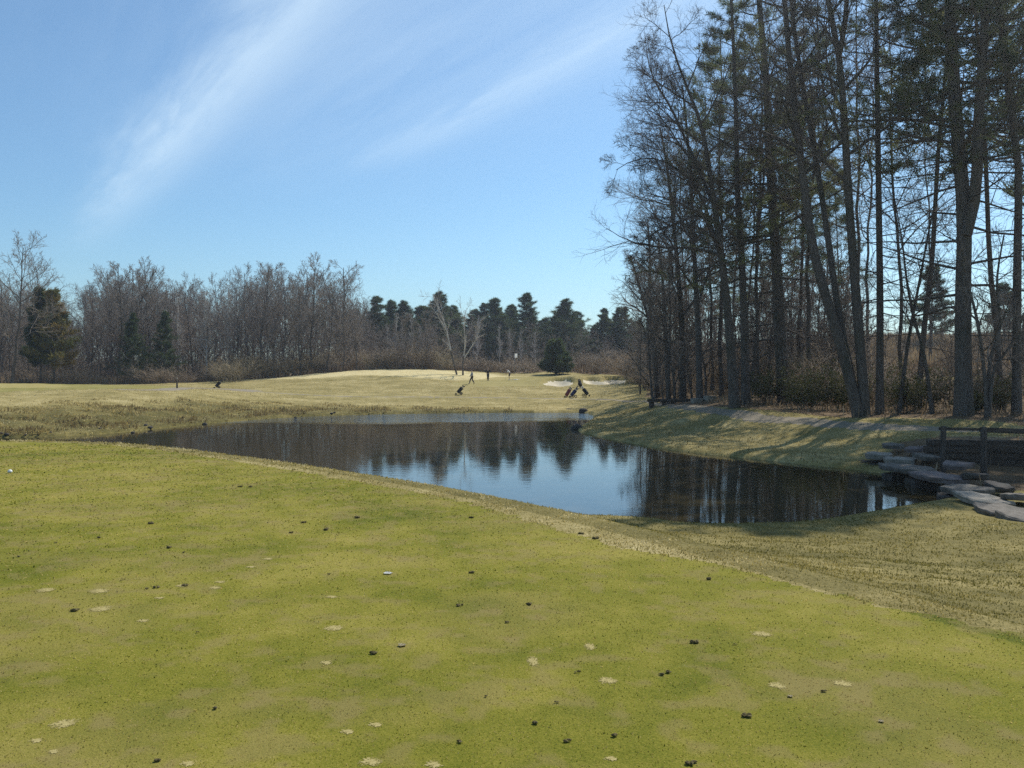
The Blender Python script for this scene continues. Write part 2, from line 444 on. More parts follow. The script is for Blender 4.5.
# ------------------------------------------------------------------ water
def build_water():
    t = NT('pond_water')
    v = t.coord('Object', (1, 1, 1))
    n1 = t.noise(t.coord('Object', (1.6, 3.2, 1)), 1.0, 3, .5)
    n2 = t.noise(t.coord('Object', (5, 9, 1)), 1.0, 3, .6)
    n3 = t.noise(t.coord('Object', (.05, .16, 1)), 1.0, 3, .5)
    sep = t.node('ShaderNodeSeparateXYZ'); t.link(v, sep.inputs[0])
    # a breath of wind ruffles the far end of the pond
    mr = t.node('ShaderNodeMapRange'); mr.interpolation_type = 'SMOOTHSTEP'
    mr.inputs['From Min'].default_value = 60; mr.inputs['From Max'].default_value = 67
    yy = t.math('ADD', sep.outputs['Y'], t.math('MULTIPLY', t.math('SUBTRACT', n3, .5), 16))
    yy = t.math('SUBTRACT', yy, t.math('MULTIPLY', sep.outputs['X'], .30))
    t.link(yy, mr.inputs['Value'])
    amp = t.math('ADD', t.math('MULTIPLY', mr.outputs[0], .35), t.math('ADD', .010, t.math('MULTIPLY', t.math('POWER', n3, 3.0), .06)))
    h = t.math('MULTIPLY', t.math('ADD', n1, t.math('MULTIPLY', n2, .45)), amp)
    t.bump(h, 1.0, .10)
    t.b.inputs['IOR'].default_value = 1.45
    m = t.out((.044, .036, .017), .0, .5)
    c = POND.mean(0)
    E = np.vstack([POND])
    d = np.roll(E, -1, 0) - np.roll(E, 1, 0); nrm = np.stack([d[:, 1], -d[:, 0]], 1); nrm /= np.linalg.norm(nrm, axis=1)[:, None] + 1e-9
    P2 = E + nrm * .9
    if not inside(P2[:1, 0], P2[:1, 1], E)[0] == False: P2 = E - nrm * .9
    bm = bmesh.new()
    vs = [bm.verts.new((p[0], p[1], WATER)) for p in P2]
    f = bm.faces.new(vs)
    if f.normal.z < 0: f.normal_flip()
    bmesh.ops.triangulate(bm, faces=[f])
    bm.normal_update()
    for f in bm.faces:
        if f.normal.z < 0: f.normal_flip()
    me = bpy.data.meshes.new('water'); bm.to_mesh(me); bm.free()
    tag(link('water', me, m), kind='structure')
build_water()

# ------------------------------------------------------------------ light, sky, camera
SUN_AZ, SUN_EL = math.radians(38), math.radians(48)
def build_light():
    w = bpy.data.worlds.new('World'); scene.world = w; w.use_nodes = True
    nt = w.node_tree; n = nt.nodes; l = nt.links
    bg = n['Background']
    sky = n.new('ShaderNodeTexSky'); sky.sky_type = 'NISHITA'; sky.sun_disc = False
    sky.sun_elevation = SUN_EL; sky.sun_rotation = SUN_AZ
    sky.air_density = 1.0; sky.dust_density = .6; sky.ozone_density = 2.0; sky.altitude = 50
    tc = n.new('ShaderNodeTexCoord'); sp = n.new('ShaderNodeSeparateXYZ'); l.new(tc.outputs['Generated'], sp.inputs[0])
    def mth(op, a, b=None):
        m = n.new('ShaderNodeMath'); m.operation = op
        for i, v in enumerate((a, b)):
            if v is None: continue
            if hasattr(v, 'is_linked'): l.new(v, m.inputs[i])
            else: m.inputs[i].default_value = v
        return m.outputs[0]
    zc = mth('MAXIMUM', sp.outputs['Z'], .03)
    qx = mth('DIVIDE', sp.outputs['X'], zc); qy = mth('DIVIDE', sp.outputs['Y'], zc)
    # cirrus bands: across-band coordinate u, along-band coordinate s
    u = mth('ADD', mth('MULTIPLY', qx, .85), mth('MULTIPLY', qy, .53))
    s = mth('SUBTRACT', mth('MULTIPLY', qy, .85), mth('MULTIPLY', qx, .53))
    cb = n.new('ShaderNodeCombineXYZ'); l.new(mth('MULTIPLY', u, 2.2), cb.inputs[0]); l.new(mth('MULTIPLY', s, .55), cb.inputs[1])
    no = n.new('ShaderNodeTexNoise'); no.inputs['Scale'].default_value = 1.0; no.inputs['Detail'].default_value = 6; no.inputs['Roughness'].default_value = .6; no.inputs['Distortion'].default_value = .3
    l.new(cb.outputs[0], no.inputs['Vector'])
    nf = no.outputs['Fac']
    cb2 = n.new('ShaderNodeCombineXYZ'); l.new(mth('MULTIPLY', u, 11), cb2.inputs[0]); l.new(mth('MULTIPLY', s, 1.3), cb2.inputs[1])
    no2 = n.new('ShaderNodeTexNoise'); no2.inputs['Scale'].default_value = 1.0; no2.inputs['Detail'].default_value = 5; no2.inputs['Roughness'].default_value = .6; no2.inputs['Distortion'].default_value = .6
    l.new(cb2.outputs[0], no2.inputs['Vector'])
    nf = mth('ADD', mth('MULTIPLY', nf, .62), mth('MULTIPLY', no2.outputs['Fac'], .40))
    uw = mth('ADD', u, mth('MULTIPLY', mth('SUBTRACT', nf, .5), .35))
    def band(c, wd, amp, s0, s1):
        g = mth('POWER', 2.718, mth('MULTIPLY', mth('POWER', mth('ABSOLUTE', mth('DIVIDE', mth('SUBTRACT', uw, c), wd)), 2.0), -1.0))
        mr = n.new('ShaderNodeMapRange'); mr.interpolation_type = 'SMOOTHSTEP'; mr.inputs['From Min'].default_value = s0; mr.inputs['From Max'].default_value = s1
        l.new(s, mr.inputs['Value'])
        return mth('MULTIPLY', mth('MULTIPLY', g, mr.outputs[0]), amp)
    b1 = band(.74, .17, .34, 9.0, 3.4)
    b2 = band(1.66, .13, .17, 4.4, 3.1)
    b3 = band(1.15, .9, .20, 6.0, 1.5)
    b4 = band(-1.2, .9, .07, 7.0, 3.0)
    tot = mth('ADD', mth('ADD', b1, b2), mth('ADD', b3, b4))
    tot = mth('MULTIPLY', tot, mth('MAXIMUM', mth('ADD', -.45, mth('MULTIPLY', nf, 2.8)), .05))
    hz = mth('MULTIPLY', mth('POWER', mth('SUBTRACT', 1.0, mth('MAXIMUM', sp.outputs['Z'], 0.0)), 6.0), .10)
    fac = mth('MINIMUM', mth('ADD', tot, hz), .9)
    mx = n.new('ShaderNodeMix'); mx.data_type = 'RGBA'
    l.new(fac, mx.inputs[0]); mx.inputs[7].default_value = (7.2, 8.9, 10.2, 1)
    tn = n.new('ShaderNodeMix'); tn.data_type = 'RGBA'; tn.blend_type = 'MULTIPLY'; tn.inputs[0].default_value = 1
    l.new(sky.outputs[0], tn.inputs[6]); tn.inputs[7].default_value = (.765, 1.045, 1.18, 1)
    l.new(tn.outputs[2], mx.inputs[6])
    l.new(mx.outputs[2], bg.inputs['Color']); bg.inputs['Strength'].default_value = .085
    sd = bpy.data.lights.new('sun', 'SUN'); sd.energy = 3.6; sd.angle = math.radians(.5); sd.color = (1, .955, .88)
    so = bpy.data.objects.new('sun', sd); COL.objects.link(so)
    d = Vector((math.sin(SUN_AZ) * math.cos(SUN_EL), math.cos(SUN_AZ) * math.cos(SUN_EL), math.sin(SUN_EL)))
    so.rotation_euler = d.to_track_quat('Z', 'Y').to_euler()
    so.location = d * 50
    cam = bpy.data.cameras.new('camera'); cam.lens = F * 36 / 1024; cam.clip_end = 6000; cam.clip_start = .05
    co = bpy.data.objects.new('camera', cam); COL.objects.link(co)
    co.location = (0, 0, EYE); co.rotation_euler = (math.pi / 2 - PITCH, 0, 0)
    scene.camera = co
    vs = scene.view_settings; vs.view_transform = 'Standard'; vs.look = 'None'; vs.exposure = .40; vs.gamma = 1; vs.use_curve_mapping = False
 
build_light()
def build_haze():
    bm = bmesh.new(); bmesh.ops.create_cube(bm, size=1)
    for v in bm.verts: v.co = Vector((v.co.x * 1480, v.co.y * 1480, -14 + (v.co.z + .5) * 62))
    me = bpy.data.meshes.new('haze'); bm.to_mesh(me); bm.free()
    m = bpy.data.materials.new('thin_air'); m.use_nodes = True; nt = m.node_tree
    for n in list(nt.nodes):
        if n.type == 'BSDF_PRINCIPLED': nt.nodes.remove(n)
    pv = nt.nodes.new('ShaderNodeVolumePrincipled'); pv.inputs['Density'].default_value = HAZE; pv.inputs['Color'].default_value = (.86, .92, 1, 1); pv.inputs['Anisotropy'].default_value = .62
    nt.links.new(pv.outputs[0], nt.nodes['Material Output'].inputs['Volume'])
    tag(link('haze', me, m), kind='stuff')
HAZE = .00042
build_haze()
# ------------------------------------------------------------------ plant geometry
def nrmz(v): return v / (np.linalg.norm(v, axis=-1, keepdims=True) + 1e-9)

class Geo:
    def __init__(s): s.V = []; s.F = {}; s.n = 0; s.A = []
    def add(s, V, F, a=None):
        s.V.append(V); s.F.setdefault(F.shape[1], []).append(F + s.n); s.n += len(V)
        s.A.append(np.full(len(V), .5) if a is None else a)
    def tubes(s, P, R, sides, a=None):
        """P (M,n,3) polylines, R (M,n) radii"""
        if len(P) == 0: return
        m, n, _ = P.shape
        T = np.gradient(P, axis=1); T = nrmz(T)
        mt = nrmz(P[:, -1] - P[:, 0])
        ref = np.where(np.abs(mt[:, 2:3]) < .8, np.array([[0, 0, 1.]]), np.array([[1., .3, 0]]))
        U = nrmz(np.cross(T, ref[:, None, :])); W = np.cross(T, U)
        th = np.arange(sides) * 2 * math.pi / sides
        ring = P[:, :, None, :] + R[:, :, None, None] * (U[:, :, None, :] * np.cos(th)[:, None] + W[:, :, None, :] * np.sin(th)[:, None])
        V = ring.reshape(-1, 3)
        base = (np.arange(m)[:, None, None] * n + np.arange(n - 1)[None, :, None]) * sides
        j = np.arange(sides)[None, None]; j2 = (j + 1) % sides
        Fq = np.stack([base + j, base + j2, base + sides + j2, base + sides + j], -1).reshape(-1, 4)
        s.add(V, Fq, None if a is None else np.repeat(a, n * sides))
    def mesh(s, name, smooth=True):
        return mesh_np(name, np.concatenate(s.V), [np.concatenate(f) for f in s.F.values()], smooth, {'tint': np.concatenate(s.A)})

def path_pts(pts, n):
    """resample a polyline (k,3) to n points, smooth"""
    c = catmull(np.asarray(pts, float), 8, False)
    L = np.concatenate([[0], np.cumsum(np.linalg.norm(np.diff(c, axis=0), axis=1))])
    t = np.linspace(0, L[-1], n)
    return np.stack([np.interp(t, L, c[:, i]) for i in range(3)], 1)

def sample(P, t):
    """P (M,n,3), t (M,k) in 0..1 -> pos, tangent"""
    m, n, _ = P.shape
    f = np.clip(t, 0, .9999) * (n - 1); i = f.astype(int); w = (f - i)[..., None]
    r = np.arange(m)[:, None]
    a, b = P[r, i], P[r, np.minimum(i + 1, n - 1)]
    return a * (1 - w) + b * w, nrmz(b - a)

def sprout(g, P, R, k, t0, t1, ang, length, n, up, jit, r_frac, r_tip, shape=None, flat=False):
    """children branches of every parent polyline, vectorised"""
    m = len(P)
    t = t0 + (t1 - t0) * (np.arange(k)[None] + g.random((m, k))) / k
    pos, tan = sample(P, t)
    Lp = np.linalg.norm(np.diff(P, axis=1), axis=2).sum(1)
    Rp = np.stack([np.interp(t[i], np.linspace(0, 1, R.shape[1]), R[i]) for i in range(m)])
    ref = np.where(np.abs(tan[..., 2:3]) < .9, np.array([0, 0, 1.]), np.array([1., 0, 0]))
    U = nrmz(np.cross(tan, ref)); W = np.cross(tan, U)
    if flat:
        side = np.where((np.arange(k)[None] + g.integers(0, 2, (m, 1))) % 2 == 0, 0.0, math.pi)
        phi = side + g.normal(0, .45, (m, k))
    else:
        phi = np.arange(k)[None] * 2.4 + g.random((m, 1)) * 6.28 + g.normal(0, .5, (m, k))
    rad = U * np.cos(phi)[..., None] + W * np.sin(phi)[..., None]
    a = np.radians(g.uniform(ang[0], ang[1], (m, k)))[..., None]
    d = tan * np.cos(a) + rad * np.sin(a)
    sh = 1.0 if shape is None else shape(t)
    Ln = length * Lp[:, None] * sh * g.uniform(.65, 1.25, (m, k))
    pos = pos.reshape(-1, 3); d = nrmz(d.reshape(-1, 3)); Ln = Ln.reshape(-1); r0 = np.maximum(Rp.reshape(-1) * r_frac, r_tip * 1.05)
    Q = np.empty((len(pos), n, 3)); Q[:, 0] = pos
    for i in range(1, n):
        d = nrmz(d + np.array([0, 0, up]) + g.normal(0, jit, d.shape))
        Q[:, i] = Q[:, i - 1] + d * (Ln / (n - 1))[:, None]
    q = np.linspace(0, 1, n)[None]
    RR = r0[:, None] * (1 - q) + r_tip * q
    return Q, RR, t.reshape(-1)

def trunk_line(g, H, r0, r1, lean=(0, 0), n=12, wob=.02):
    z = np.linspace(0, 1, n)
    w = np.cumsum(g.normal(0, wob * H / n * 3, (n, 2)), 0); w -= w[0]
    P = np.stack([lean[0] * z + w[:, 0], lean[1] * z + w[:, 1], z * H], 1)
    R = r0 + (r1 - r0) * z ** .9
    R[0] *= 1.35
    return P, R

def bare_tree(g, trunks, limbs=18, t0=.3, llen=.34, ang=(30, 60), up=.10, b2=8, b3=6, b4=4, r_tip=.006, levels=4, shp=None, sides=8, long=1.0):
    """trunks: list of (P,R). Returns wood geometry and twig geometry"""
    wood, tw = Geo(), Geo()
    shp = shp or (lambda t: 1.15 - .75 * t)
    for P, R in trunks:
        wood.tubes(P[None], R[None], sides)
        L1, R1, _ = sprout(g, P[None], R[None], limbs, t0, .99, ang, llen, 8, up, .13, .55, r_tip * 2.2, shp)
        wood.tubes(L1, R1, 5)
        L2, R2, _ = sprout(g, L1, R1, b2, .22, 1, (25, 60), .42 * long, 6, up * .6, .15, .6, r_tip * 1.4, lambda t: 1.2 - .7 * t)
        tw.tubes(L2, R2, 4)
        L3, R3, _ = sprout(g, L2, R2, b3, .15, 1, (25, 60), .45 * long, 4, up * .5, .16, .65, r_tip, lambda t: 1.2 - .6 * t)
        tw.tubes(L3, R3, 3)
        if levels > 3:
            L4, R4, _ = sprout(g, L3, R3, b4, .2, 1, (20, 55), .5, 3, up * .4, .15, .8, r_tip * .7, None)
            tw.tubes(L4, R4, 3)
    return wood, tw

def needles(g, geo, pos, dirs, k, size, width, spread=.8, droop=0.0, tint=None):
    """k thin needle-spray faces at every position"""
    m = len(pos)
    p = np.repeat(pos, k, 0) + g.normal(0, size * .22, (m * k, 3))
    d = nrmz(np.repeat(dirs, k, 0) + g.normal(0, spread, (m * k, 3)) + np.array([0, 0, .25 - droop]))
    s = nrmz(np.cross(d, g.normal(0, 1, d.shape)))
    L = size * g.uniform(.6, 1.3, (m * k, 1)); w = width * g.uniform(.7, 1.3, (m * k, 1))
    V = np.stack([p - s * w * .5, p + s * w * .5, p + d * L + s * w * .12, p + d * L - s * w * .12], 1).reshape(-1, 3)
    Fq = np.arange(len(V)).reshape(-1, 4)
    tt = np.repeat(np.full(m, .5) if tint is None else tint, k) + g.normal(0, .12, m * k)
    geo.add(V, Fq, np.repeat(tt, 4))

def pine_tree(g, trunks, t0=.35, nb=44, blen=.24, tuft=.30, k=9, width=.035, sub=9, tufts=4, dead=10, dead_t=(.12, .5), r_tip=.008, shape=None, ang=(68, 98), gaps=.25, sides=10, up=.05, dead_len=.16):
    wood, crown, tw = Geo(), Geo(), Geo()
    shape = shape or (lambda t: np.clip(1.15 - 1.0 * t, .18, 1) * np.clip((t - t0) * 9 + .55, .5, 1))
    for P, R in trunks:
        wood.tubes(P[None], R[None], sides)
        B, RB, tb = sprout(g, P[None], R[None], nb, t0, .995, ang, blen, 8, up, .06, .32, r_tip, shape)
        keep = g.random(len(B)) > gaps
        B, RB, tb = B[keep], RB[keep], tb[keep]
        wood.tubes(B, RB, 5)
        S, RS, ts = sprout(g, B, RB, sub, .28, 1, (30, 62), .34, 5, up, .1, .6, r_tip * .6, lambda t: 1.15 - .75 * t, flat=True)
        tw.tubes(S, RS, 3)
        tp = np.linspace(.35, 1, tufts)[None].repeat(len(S), 0) + g.normal(0, .05, (len(S), tufts))
        pos, tan = sample(S, tp)
        clump = np.repeat(np.clip(g.normal(.5, .2, len(B)), 0, 1), sub)[:, None] + g.normal(0, .08, (len(S), tufts))
        needles(g, crown, pos.reshape(-1, 3), tan.reshape(-1, 3), k, tuft, width, .75, 0, clump.reshape(-1))
        if dead:
            D, RD, _ = sprout(g, P[None], R[None], dead, dead_t[0], dead_t[1], (70, 105), dead_len, 6, -.01, .1, .2, r_tip, None)
            wood.tubes(D, RD, 4)
            D2, RD2, _ = sprout(g, D, RD, 6, .25, 1, (30, 70), .4, 4, 0, .15, .6, r_tip * .7, None)
            tw.tubes(D2, RD2, 3)
            D3, RD3, _ = sprout(g, D2, RD2, 4, .2, 1, (25, 60), .5, 3, 0, .15, .8, r_tip * .6, None)
            tw.tubes(D3, RD3, 3)
    return wood, tw, crown

def shrub_geo(g, h=1.6, w=1.2, stems=26, r=.012, k1=6, k2=4, leaf=None):
    """a clump of bare stems that fork into fine twigs; leaf adds small leaves"""
    a = g.random(stems) * 6.28; rr = np.sqrt(g.random(stems)) * w * .25
    P0 = np.stack([np.cos(a) * rr, np.sin(a) * rr, np.full(stems, -.08)], 1)
    d = nrmz(np.stack([np.cos(a) * g.uniform(.1, .75, stems), np.sin(a) * g.uniform(.1, .75, stems), np.ones(stems)], 1))
    L = h * g.uniform(.55, 1.1, stems); n = 5
    Q = np.empty((stems, n, 3)); Q[:, 0] = P0
    for i in range(1, n):
        d = nrmz(d + g.normal(0, .12, d.shape) + np.array([0, 0, -.02]))
        Q[:, i] = Q[:, i - 1] + d * (L / (n - 1))[:, None]
    R = np.linspace(r, r * .45, n)[None].repeat(stems, 0)
    st, tw = Geo(), Geo()
    ta = g.normal(.45, .2, stems)
    st.tubes(Q, R, 4, ta)
    L2, R2, _ = sprout(g, Q, R, k1, .2, 1, (20, 60), .45, 4, .05, .15, .7, r * .4)
    tw.tubes(L2, R2, 3, np.repeat(ta, k1) + .05)
    L3, R3, _ = sprout(g, L2, R2, k2, .2, 1, (20, 60), .5, 3, .03, .2, .8, r * .3)
    tw.tubes(L3, R3, 3, np.repeat(ta, k1 * k2) + .1)
    if leaf:
        lv = Geo(); pos, tan = sample(L3, g.random((len(L3), leaf[0])))
        needles(g, lv, pos.reshape(-1, 3), tan.reshape(-1, 3), 2, leaf[1], leaf[2], 1.0, .1, None)
        return st, tw, lv
    return st, tw, None

def put_tree(name, loc, wood, tw, crown, label, cat, group=None, mw='bark_dark', mtw='twig', mcr='needle', rz=0.0):
    r = tag(empty(name, loc, rz), label, cat, group)
    link('trunk', wood.mesh('trunk'), M[mw], r)
    if tw and tw.n: link('crown', tw.mesh('crown'), M[mtw], r)
    if crown and crown.n: link('needles', crown.mesh('needles', False), M[mcr], r)
    return r
# ------------------------------------------------------------------ the grove on the right: every trunk where it stands
def px_path(base, pts, Y, n=14, dy=0.0):
    """trunk line through picture points, leaning dy metres in depth by its top; local to base"""
    k = len(pts); P = []
    for i, (x, y) in enumerate(pts):
        P.append(at(x, y, Y + dy * i / max(k - 1, 1)))
    P = np.array(P); P[0] = base
    return path_pts(P - base, n)

def hero(name, label, cat, Y, stems, kind, kw, seed, group=None, mw='bark_dark', mtw='twig_dark', mcr='needle'):
    """stems: list of (pts, px diameter at foot, px at top, dy); the first point gives the foot"""
    g = np.random.default_rng(seed)
    base = ground_at(stems[0][0][0][0], Y); base[2] -= .12
    tr = []
    for pts, d0, d1, dy in stems:
        b = base if pts[0] == stems[0][0][0] else at(pts[0][0], pts[0][1], Y)
        P = px_path(base, pts, Y, 16, dy)
        if b is not base: P = path_pts(np.array([at(x, y, Y + dy * i / (len(pts) - 1)) for i, (x, y) in enumerate(pts)]) - base, 14)
        R = np.linspace(d0, d1, len(P)) * Y / F * .44
        if b is base: R[0] *= 1.22
        tr.append((P, R))
    if kind == 'bare':
        w, tw = bare_tree(g, tr, **kw); cr = None
    else:
        w, tw, cr = pine_tree(g, tr, **kw)
    return put_tree(name, base, w, tw, cr, label, cat, group, mw, mtw, mcr)

PB = dict(nb=46, t0=.36, blen=.20, tuft=.28, k=8, width=.030, sub=9, tufts=4, dead=14, dead_t=(.10, .5), gaps=.2, dead_len=.13)
def pk(**k): d = dict(PB); d.update(k); return d
BB = dict(limbs=18, t0=.38, llen=.33, b2=10, b3=7, b4=4, r_tip=.0055, ang=(35, 72), up=.05, long=1.2)
def bk(**k): d = dict(BB); d.update(k); return d

hero('pine_tree', 'massive thick pine behind the fence posts, trunk forking high up', 'pine tree', 42,
     [([(964, 418), (963, 300), (964, 215), (956, 115), (950, 10), (944, -120), (938, -240)], 19, 7, 1.0),
      ([(966, 235), (976, 190), (978, 130), (985, 20), (992, -100), (998, -200)], 13, 5, -1.5)], 'pine', pk(nb=76, t0=.38, blen=.30, dead=20, dead_t=(.16, .5), dead_len=.18, k=10, gaps=.08), 1)
hero('pine_tree', 'slender pine leaning slightly left at the right picture edge, beyond the last fence post', 'pine tree', 43,
     [([(1017, 420), (1017, 300), (1018, 220), (1019, 172), (1011, 110), (1000, 10), (990, -110), (984, -220)], 10, 4, 0)], 'pine', pk(nb=70, t0=.36, blen=.30, k=11, gaps=.08), 2)
hero('pine_tree', 'straight thin pine with a pole-like bare trunk just right of the leaning clump', 'pine tree', 45.5,
     [([(880, 420), (880, 300), (879, 217), (877, 69), (876, -10), (875, -90)], 9, 3.5, 0)], 'pine', pk(nb=48, t0=.48, blen=.24, k=10, dead=22, dead_t=(.15, .55), dead_len=.12), 3)
hero('bare_tree', 'three-stemmed bare tree leaning left over the path, stems spreading from one foot', 'bare tree', 44,
     [([(860, 424), (842, 350), (816, 262), (806, 200), (796, 120), (786, 20), (780, -70)], 13, 4, 1),
      ([(862, 424), (840, 320), (824, 210), (812, 137), (803, 86), (792, 10), (786, -90)], 9, 3, 3),
      ([(866, 424), (858, 320), (850, 217), (843, 100), (837, 43), (826, -10), (812, -110)], 12, 4, -1),
      ([(839, 55), (845, 20), (850, -40), (858, -110)], 6, 3, 0)], 'bare', bk(t0=.45, limbs=15, llen=.30), 4)
hero('bare_tree', 'thin crooked bare tree leaning right, crossing another thin trunk beside the large pine', 'bare tree', 46,
     [([(899, 416), (907, 350), (914, 310), (922, 268), (930, 225), (944, 170)], 5, .8, 0)], 'bare', bk(limbs=10, t0=.35, llen=.30, b3=4), 5)
hero('bare_tree', 'thin bare tree leaning left, crossing the right-leaning thin trunk near the large pine', 'bare tree', 44.5,
     [([(933, 420), (924, 355), (913, 315), (906, 275), (902, 240), (893, 190)], 5, .8, 0)], 'bare', bk(limbs=10, t0=.35, llen=.30, b3=4), 6)
hero('bare_tree', 'spindly multi-stemmed bare sapling between the massive pine and the right-edge pine', 'bare sapling', 41,
     [([(987, 420), (985, 380), (978, 325), (965, 270), (958, 225)], 5, 1.6, 0), ([(988, 420), (990, 360), (1000, 330), (997, 280), (1004, 235)], 5, 1.6, 1),
      ([(989, 420), (994, 370), (1008, 350), (1022, 320), (1034, 280)], 4, 1.4, -1)], 'bare', bk(limbs=9, t0=.3, llen=.32, b3=4, b2=6), 7, mtw='twig')
hero('pine_tree', 'tall thick dark pine standing behind the leaning clump, crown running off the top', 'pine tree', 56,
     [([(785, 415), (781, 350), (776, 257), (770, 160), (766, 80), (759, 0), (752, -90)], 15, 4, 0)], 'pine', pk(nb=64, t0=.32, blen=.28, dead=20, k=10, tuft=.34, gaps=.15), 8)
hero('pine_tree', 'dark pine with layered crown, right trunk of the pair at the path bend', 'pine tree', 54,
     [([(746, 412), (743, 286), (738, 200), (736, 120), (734, 60), (731, -5)], 10, 3, 0)], 'pine', pk(nb=56, t0=.30, blen=.32, dead=16, k=9, gaps=.25), 9)
hero('bare_tree', 'large bare tree, left trunk of the pair, with long limbs arching out over the pond', 'bare tree', 52,
     [([(735, 413), (730, 340), (725, 286), (716, 217), (702, 129), (680, 70), (668, 30), (664, 5)], 12, .8, -1.5),
      ([(724, 275), (708, 215), (690, 180), (660, 160), (635, 160), (616, 170)], 5, .6, -2),
      ([(722, 260), (712, 230), (700, 215), (680, 222), (655, 232), (634, 250)], 4.5, .6, 0),
      ([(714, 205), (690, 150), (672, 110), (652, 75), (645, 40)], 5, .6, 2)], 'bare', bk(limbs=18, t0=.35, llen=.32, up=.03), 10)
hero('bare_tree', 'bare grey tree with a straight slim trunk beside the low timber barrier', 'bare tree', 60,
     [([(700, 407), (698, 330), (694, 250), (690, 170), (686, 120), (682, 85)], 8, 2, 0)], 'bare', bk(limbs=20, t0=.3, llen=.34), 11, mw='bark_grey', mtw='twig')
hero('bare_tree', 'dark straight bare tree rising directly behind the low timber barrier', 'bare tree', 66,
     [([(683, 405), (682, 330), (677, 260), (671, 200), (666, 160), (660, 128)], 8, 2, 0)], 'bare', bk(limbs=20, t0=.3, llen=.34), 12, mtw='twig')
hero('bare_tree', 'smaller bare tree at the left end of the low timber barrier', 'bare tree', 68,
     [([(669, 404), (666, 350), (664, 300), (661, 265), (658, 238)], 6, 2, 0)], 'bare', bk(limbs=18, t0=.3, llen=.28), 13, mw='bark_grey', mtw='twig')
hero('bare_tree', 'outermost bare tree of the grove, twiggy crown reaching left above the bunkers', 'bare tree', 74,
     [([(658, 398), (654, 350), (650, 310), (650, 260), (648, 225)], 7, 2, 0), ([(652, 330), (643, 300), (636, 275), (630, 255)], 4, 1.5, 0)], 'bare', bk(limbs=18, t0=.3, llen=.30), 14, mtw='twig')

# trees deeper in the grove
def fill_grove():
    g = np.random.default_rng(77)
    vb, vp = [], []
    for i in range(4):
        H = 20; P, R = trunk_line(g, H, .115, .03, tuple(g.normal(0, .8, 2)), 14, .02)
        w, tw = bare_tree(g, [(P, R)], limbs=18, t0=.4, llen=.30, b2=7, b3=5, b4=4, r_tip=.006, sides=7, ang=(35, 65), up=.06, long=1.1)
        vb.append((w.mesh('trunk'), tw.mesh('branches')))
    for i in range(4):
        H = 22; P, R = trunk_line(g, H, .125, .03, tuple(g.normal(0, .5, 2)), 14, .012)
        w, tw, cr = pine_tree(g, [(P, R)], **pk(nb=50, t0=.40, blen=.23, k=9, tuft=.36, width=.038, sides=8, gaps=.12))
        vp.append((w.mesh('trunk'), tw.mesh('branches'), cr.mesh('crown', False)))
    for m in vb: m[0].materials.append(M['bark_dark']); m[1].materials.append(M['twig'])
    for m in vp: m[0].materials.append(M['bark_pine']); m[1].materials.append(M['twig_dark']); m[2].materials.append(M['needle'])
    LB = 'slim bare tree among the many trunks deep in the grove right of the pond'
    LP = 'dark pine among the many trunks deep in the grove right of the pond'
    spots = []
    for (x, Y, kind, top) in [(812, 60, 'b', -10), (800, 66, 'p', 10), (760, 64, 'b', 40), (722, 66, 'p', 30), (712, 74, 'b', 96), (690, 80, 'b', 150), (664, 88, 'b', 243), (645, 92, 'b', 262),
                              (770, 76, 'p', 90), (735, 90, 'p', 230), (700, 96, 'b', 255), (826, 72, 'b', 198), (842, 80, 'p', 166), (790, 84, 'b', 160), (780, 95, 'b', 215),
                              (858, 66, 'b', 0), (918, 50, 'p', -150), (1002, 49, 'p', -160), (1052, 50, 'p', -120), (870, 84, 'b', 60), (930, 92, 'b', 110), (903, 54, 'b', 30), (1024, 60, 'b', 10), (1060, 64, 'b', 0),
                              (655, 100, 'b', 270), (715, 104, 'b', 270), (745, 106, 'b', 240), (765, 110, 'p', 260), (810, 100, 'b', 245), (830, 108, 'b', 265), (755, 62, 'b', 20),
                              (640, 84, 'b', 270), (668, 64, 'b', 200), (652, 112, 'b', 265), (672, 108, 'b', 239), (690, 116, 'b', 245), (708, 112, 'p', 251), (722, 120, 'b', 229), (736, 112, 'b', 267), (756, 118, 'p', 227), (775, 122, 'b', 270), (792, 112, 'b', 239), (806, 118, 'p', 217), (822, 116, 'b', 269), (840, 122, 'b', 215), (856, 112, 'b', 267), (680, 98, 'b', 235), (728, 78, 'b', 174), (748, 70, 'b', 134)]:
        X = at(x, 380, Y)[0]; z = gz(X, Y) - .1
        top_z = at(x, top, Y)[2]
        H = top_z - z
        v = (vb if kind == 'b' else vp)[g.integers(0, 4)]
        s = H / (20 if kind == 'b' else 22)
        r = tag(empty('bare_tree' if kind == 'b' else 'pine_tree', (X, Y, z), g.random() * 6.28), LB if kind == 'b' else LP, 'bare tree' if kind == 'b' else 'pine tree', 'bare trees deep in the grove' if kind == 'b' else 'pines deep in the grove')
        r.scale = (s, s, s)
        for nm, me in zip(('trunk', 'crown', 'needles'), v): link(nm, me, None, r)
    # far pine seen between the crossing trunks and the massive pine
fill_grove()
gp = np.random.default_rng(5)
for (x, Y, top, lab) in [(931, 118, 268, 'green pine on the brown marsh, seen between crossing trunks and massive pine'), (1003, 124, 285, 'green pine on the brown marsh at the far right, behind the sapling')]:
    b = ground_at(x, Y); H = at(x, top, Y)[2] - b[2]
    P, R = trunk_line(gp, H, .2, .03, (0, 0), 10, .01)
    w, tw, cr = pine_tree(gp, [(P, R)], t0=.12, nb=50, blen=.34, tuft=.5, k=9, width=.09, sub=8, tufts=3, dead=0, gaps=.1)
    put_tree('pine_tree', b, w, tw, cr, lab, 'pine tree', None, 'bark_pine', 'twig_dark', 'needle_far')

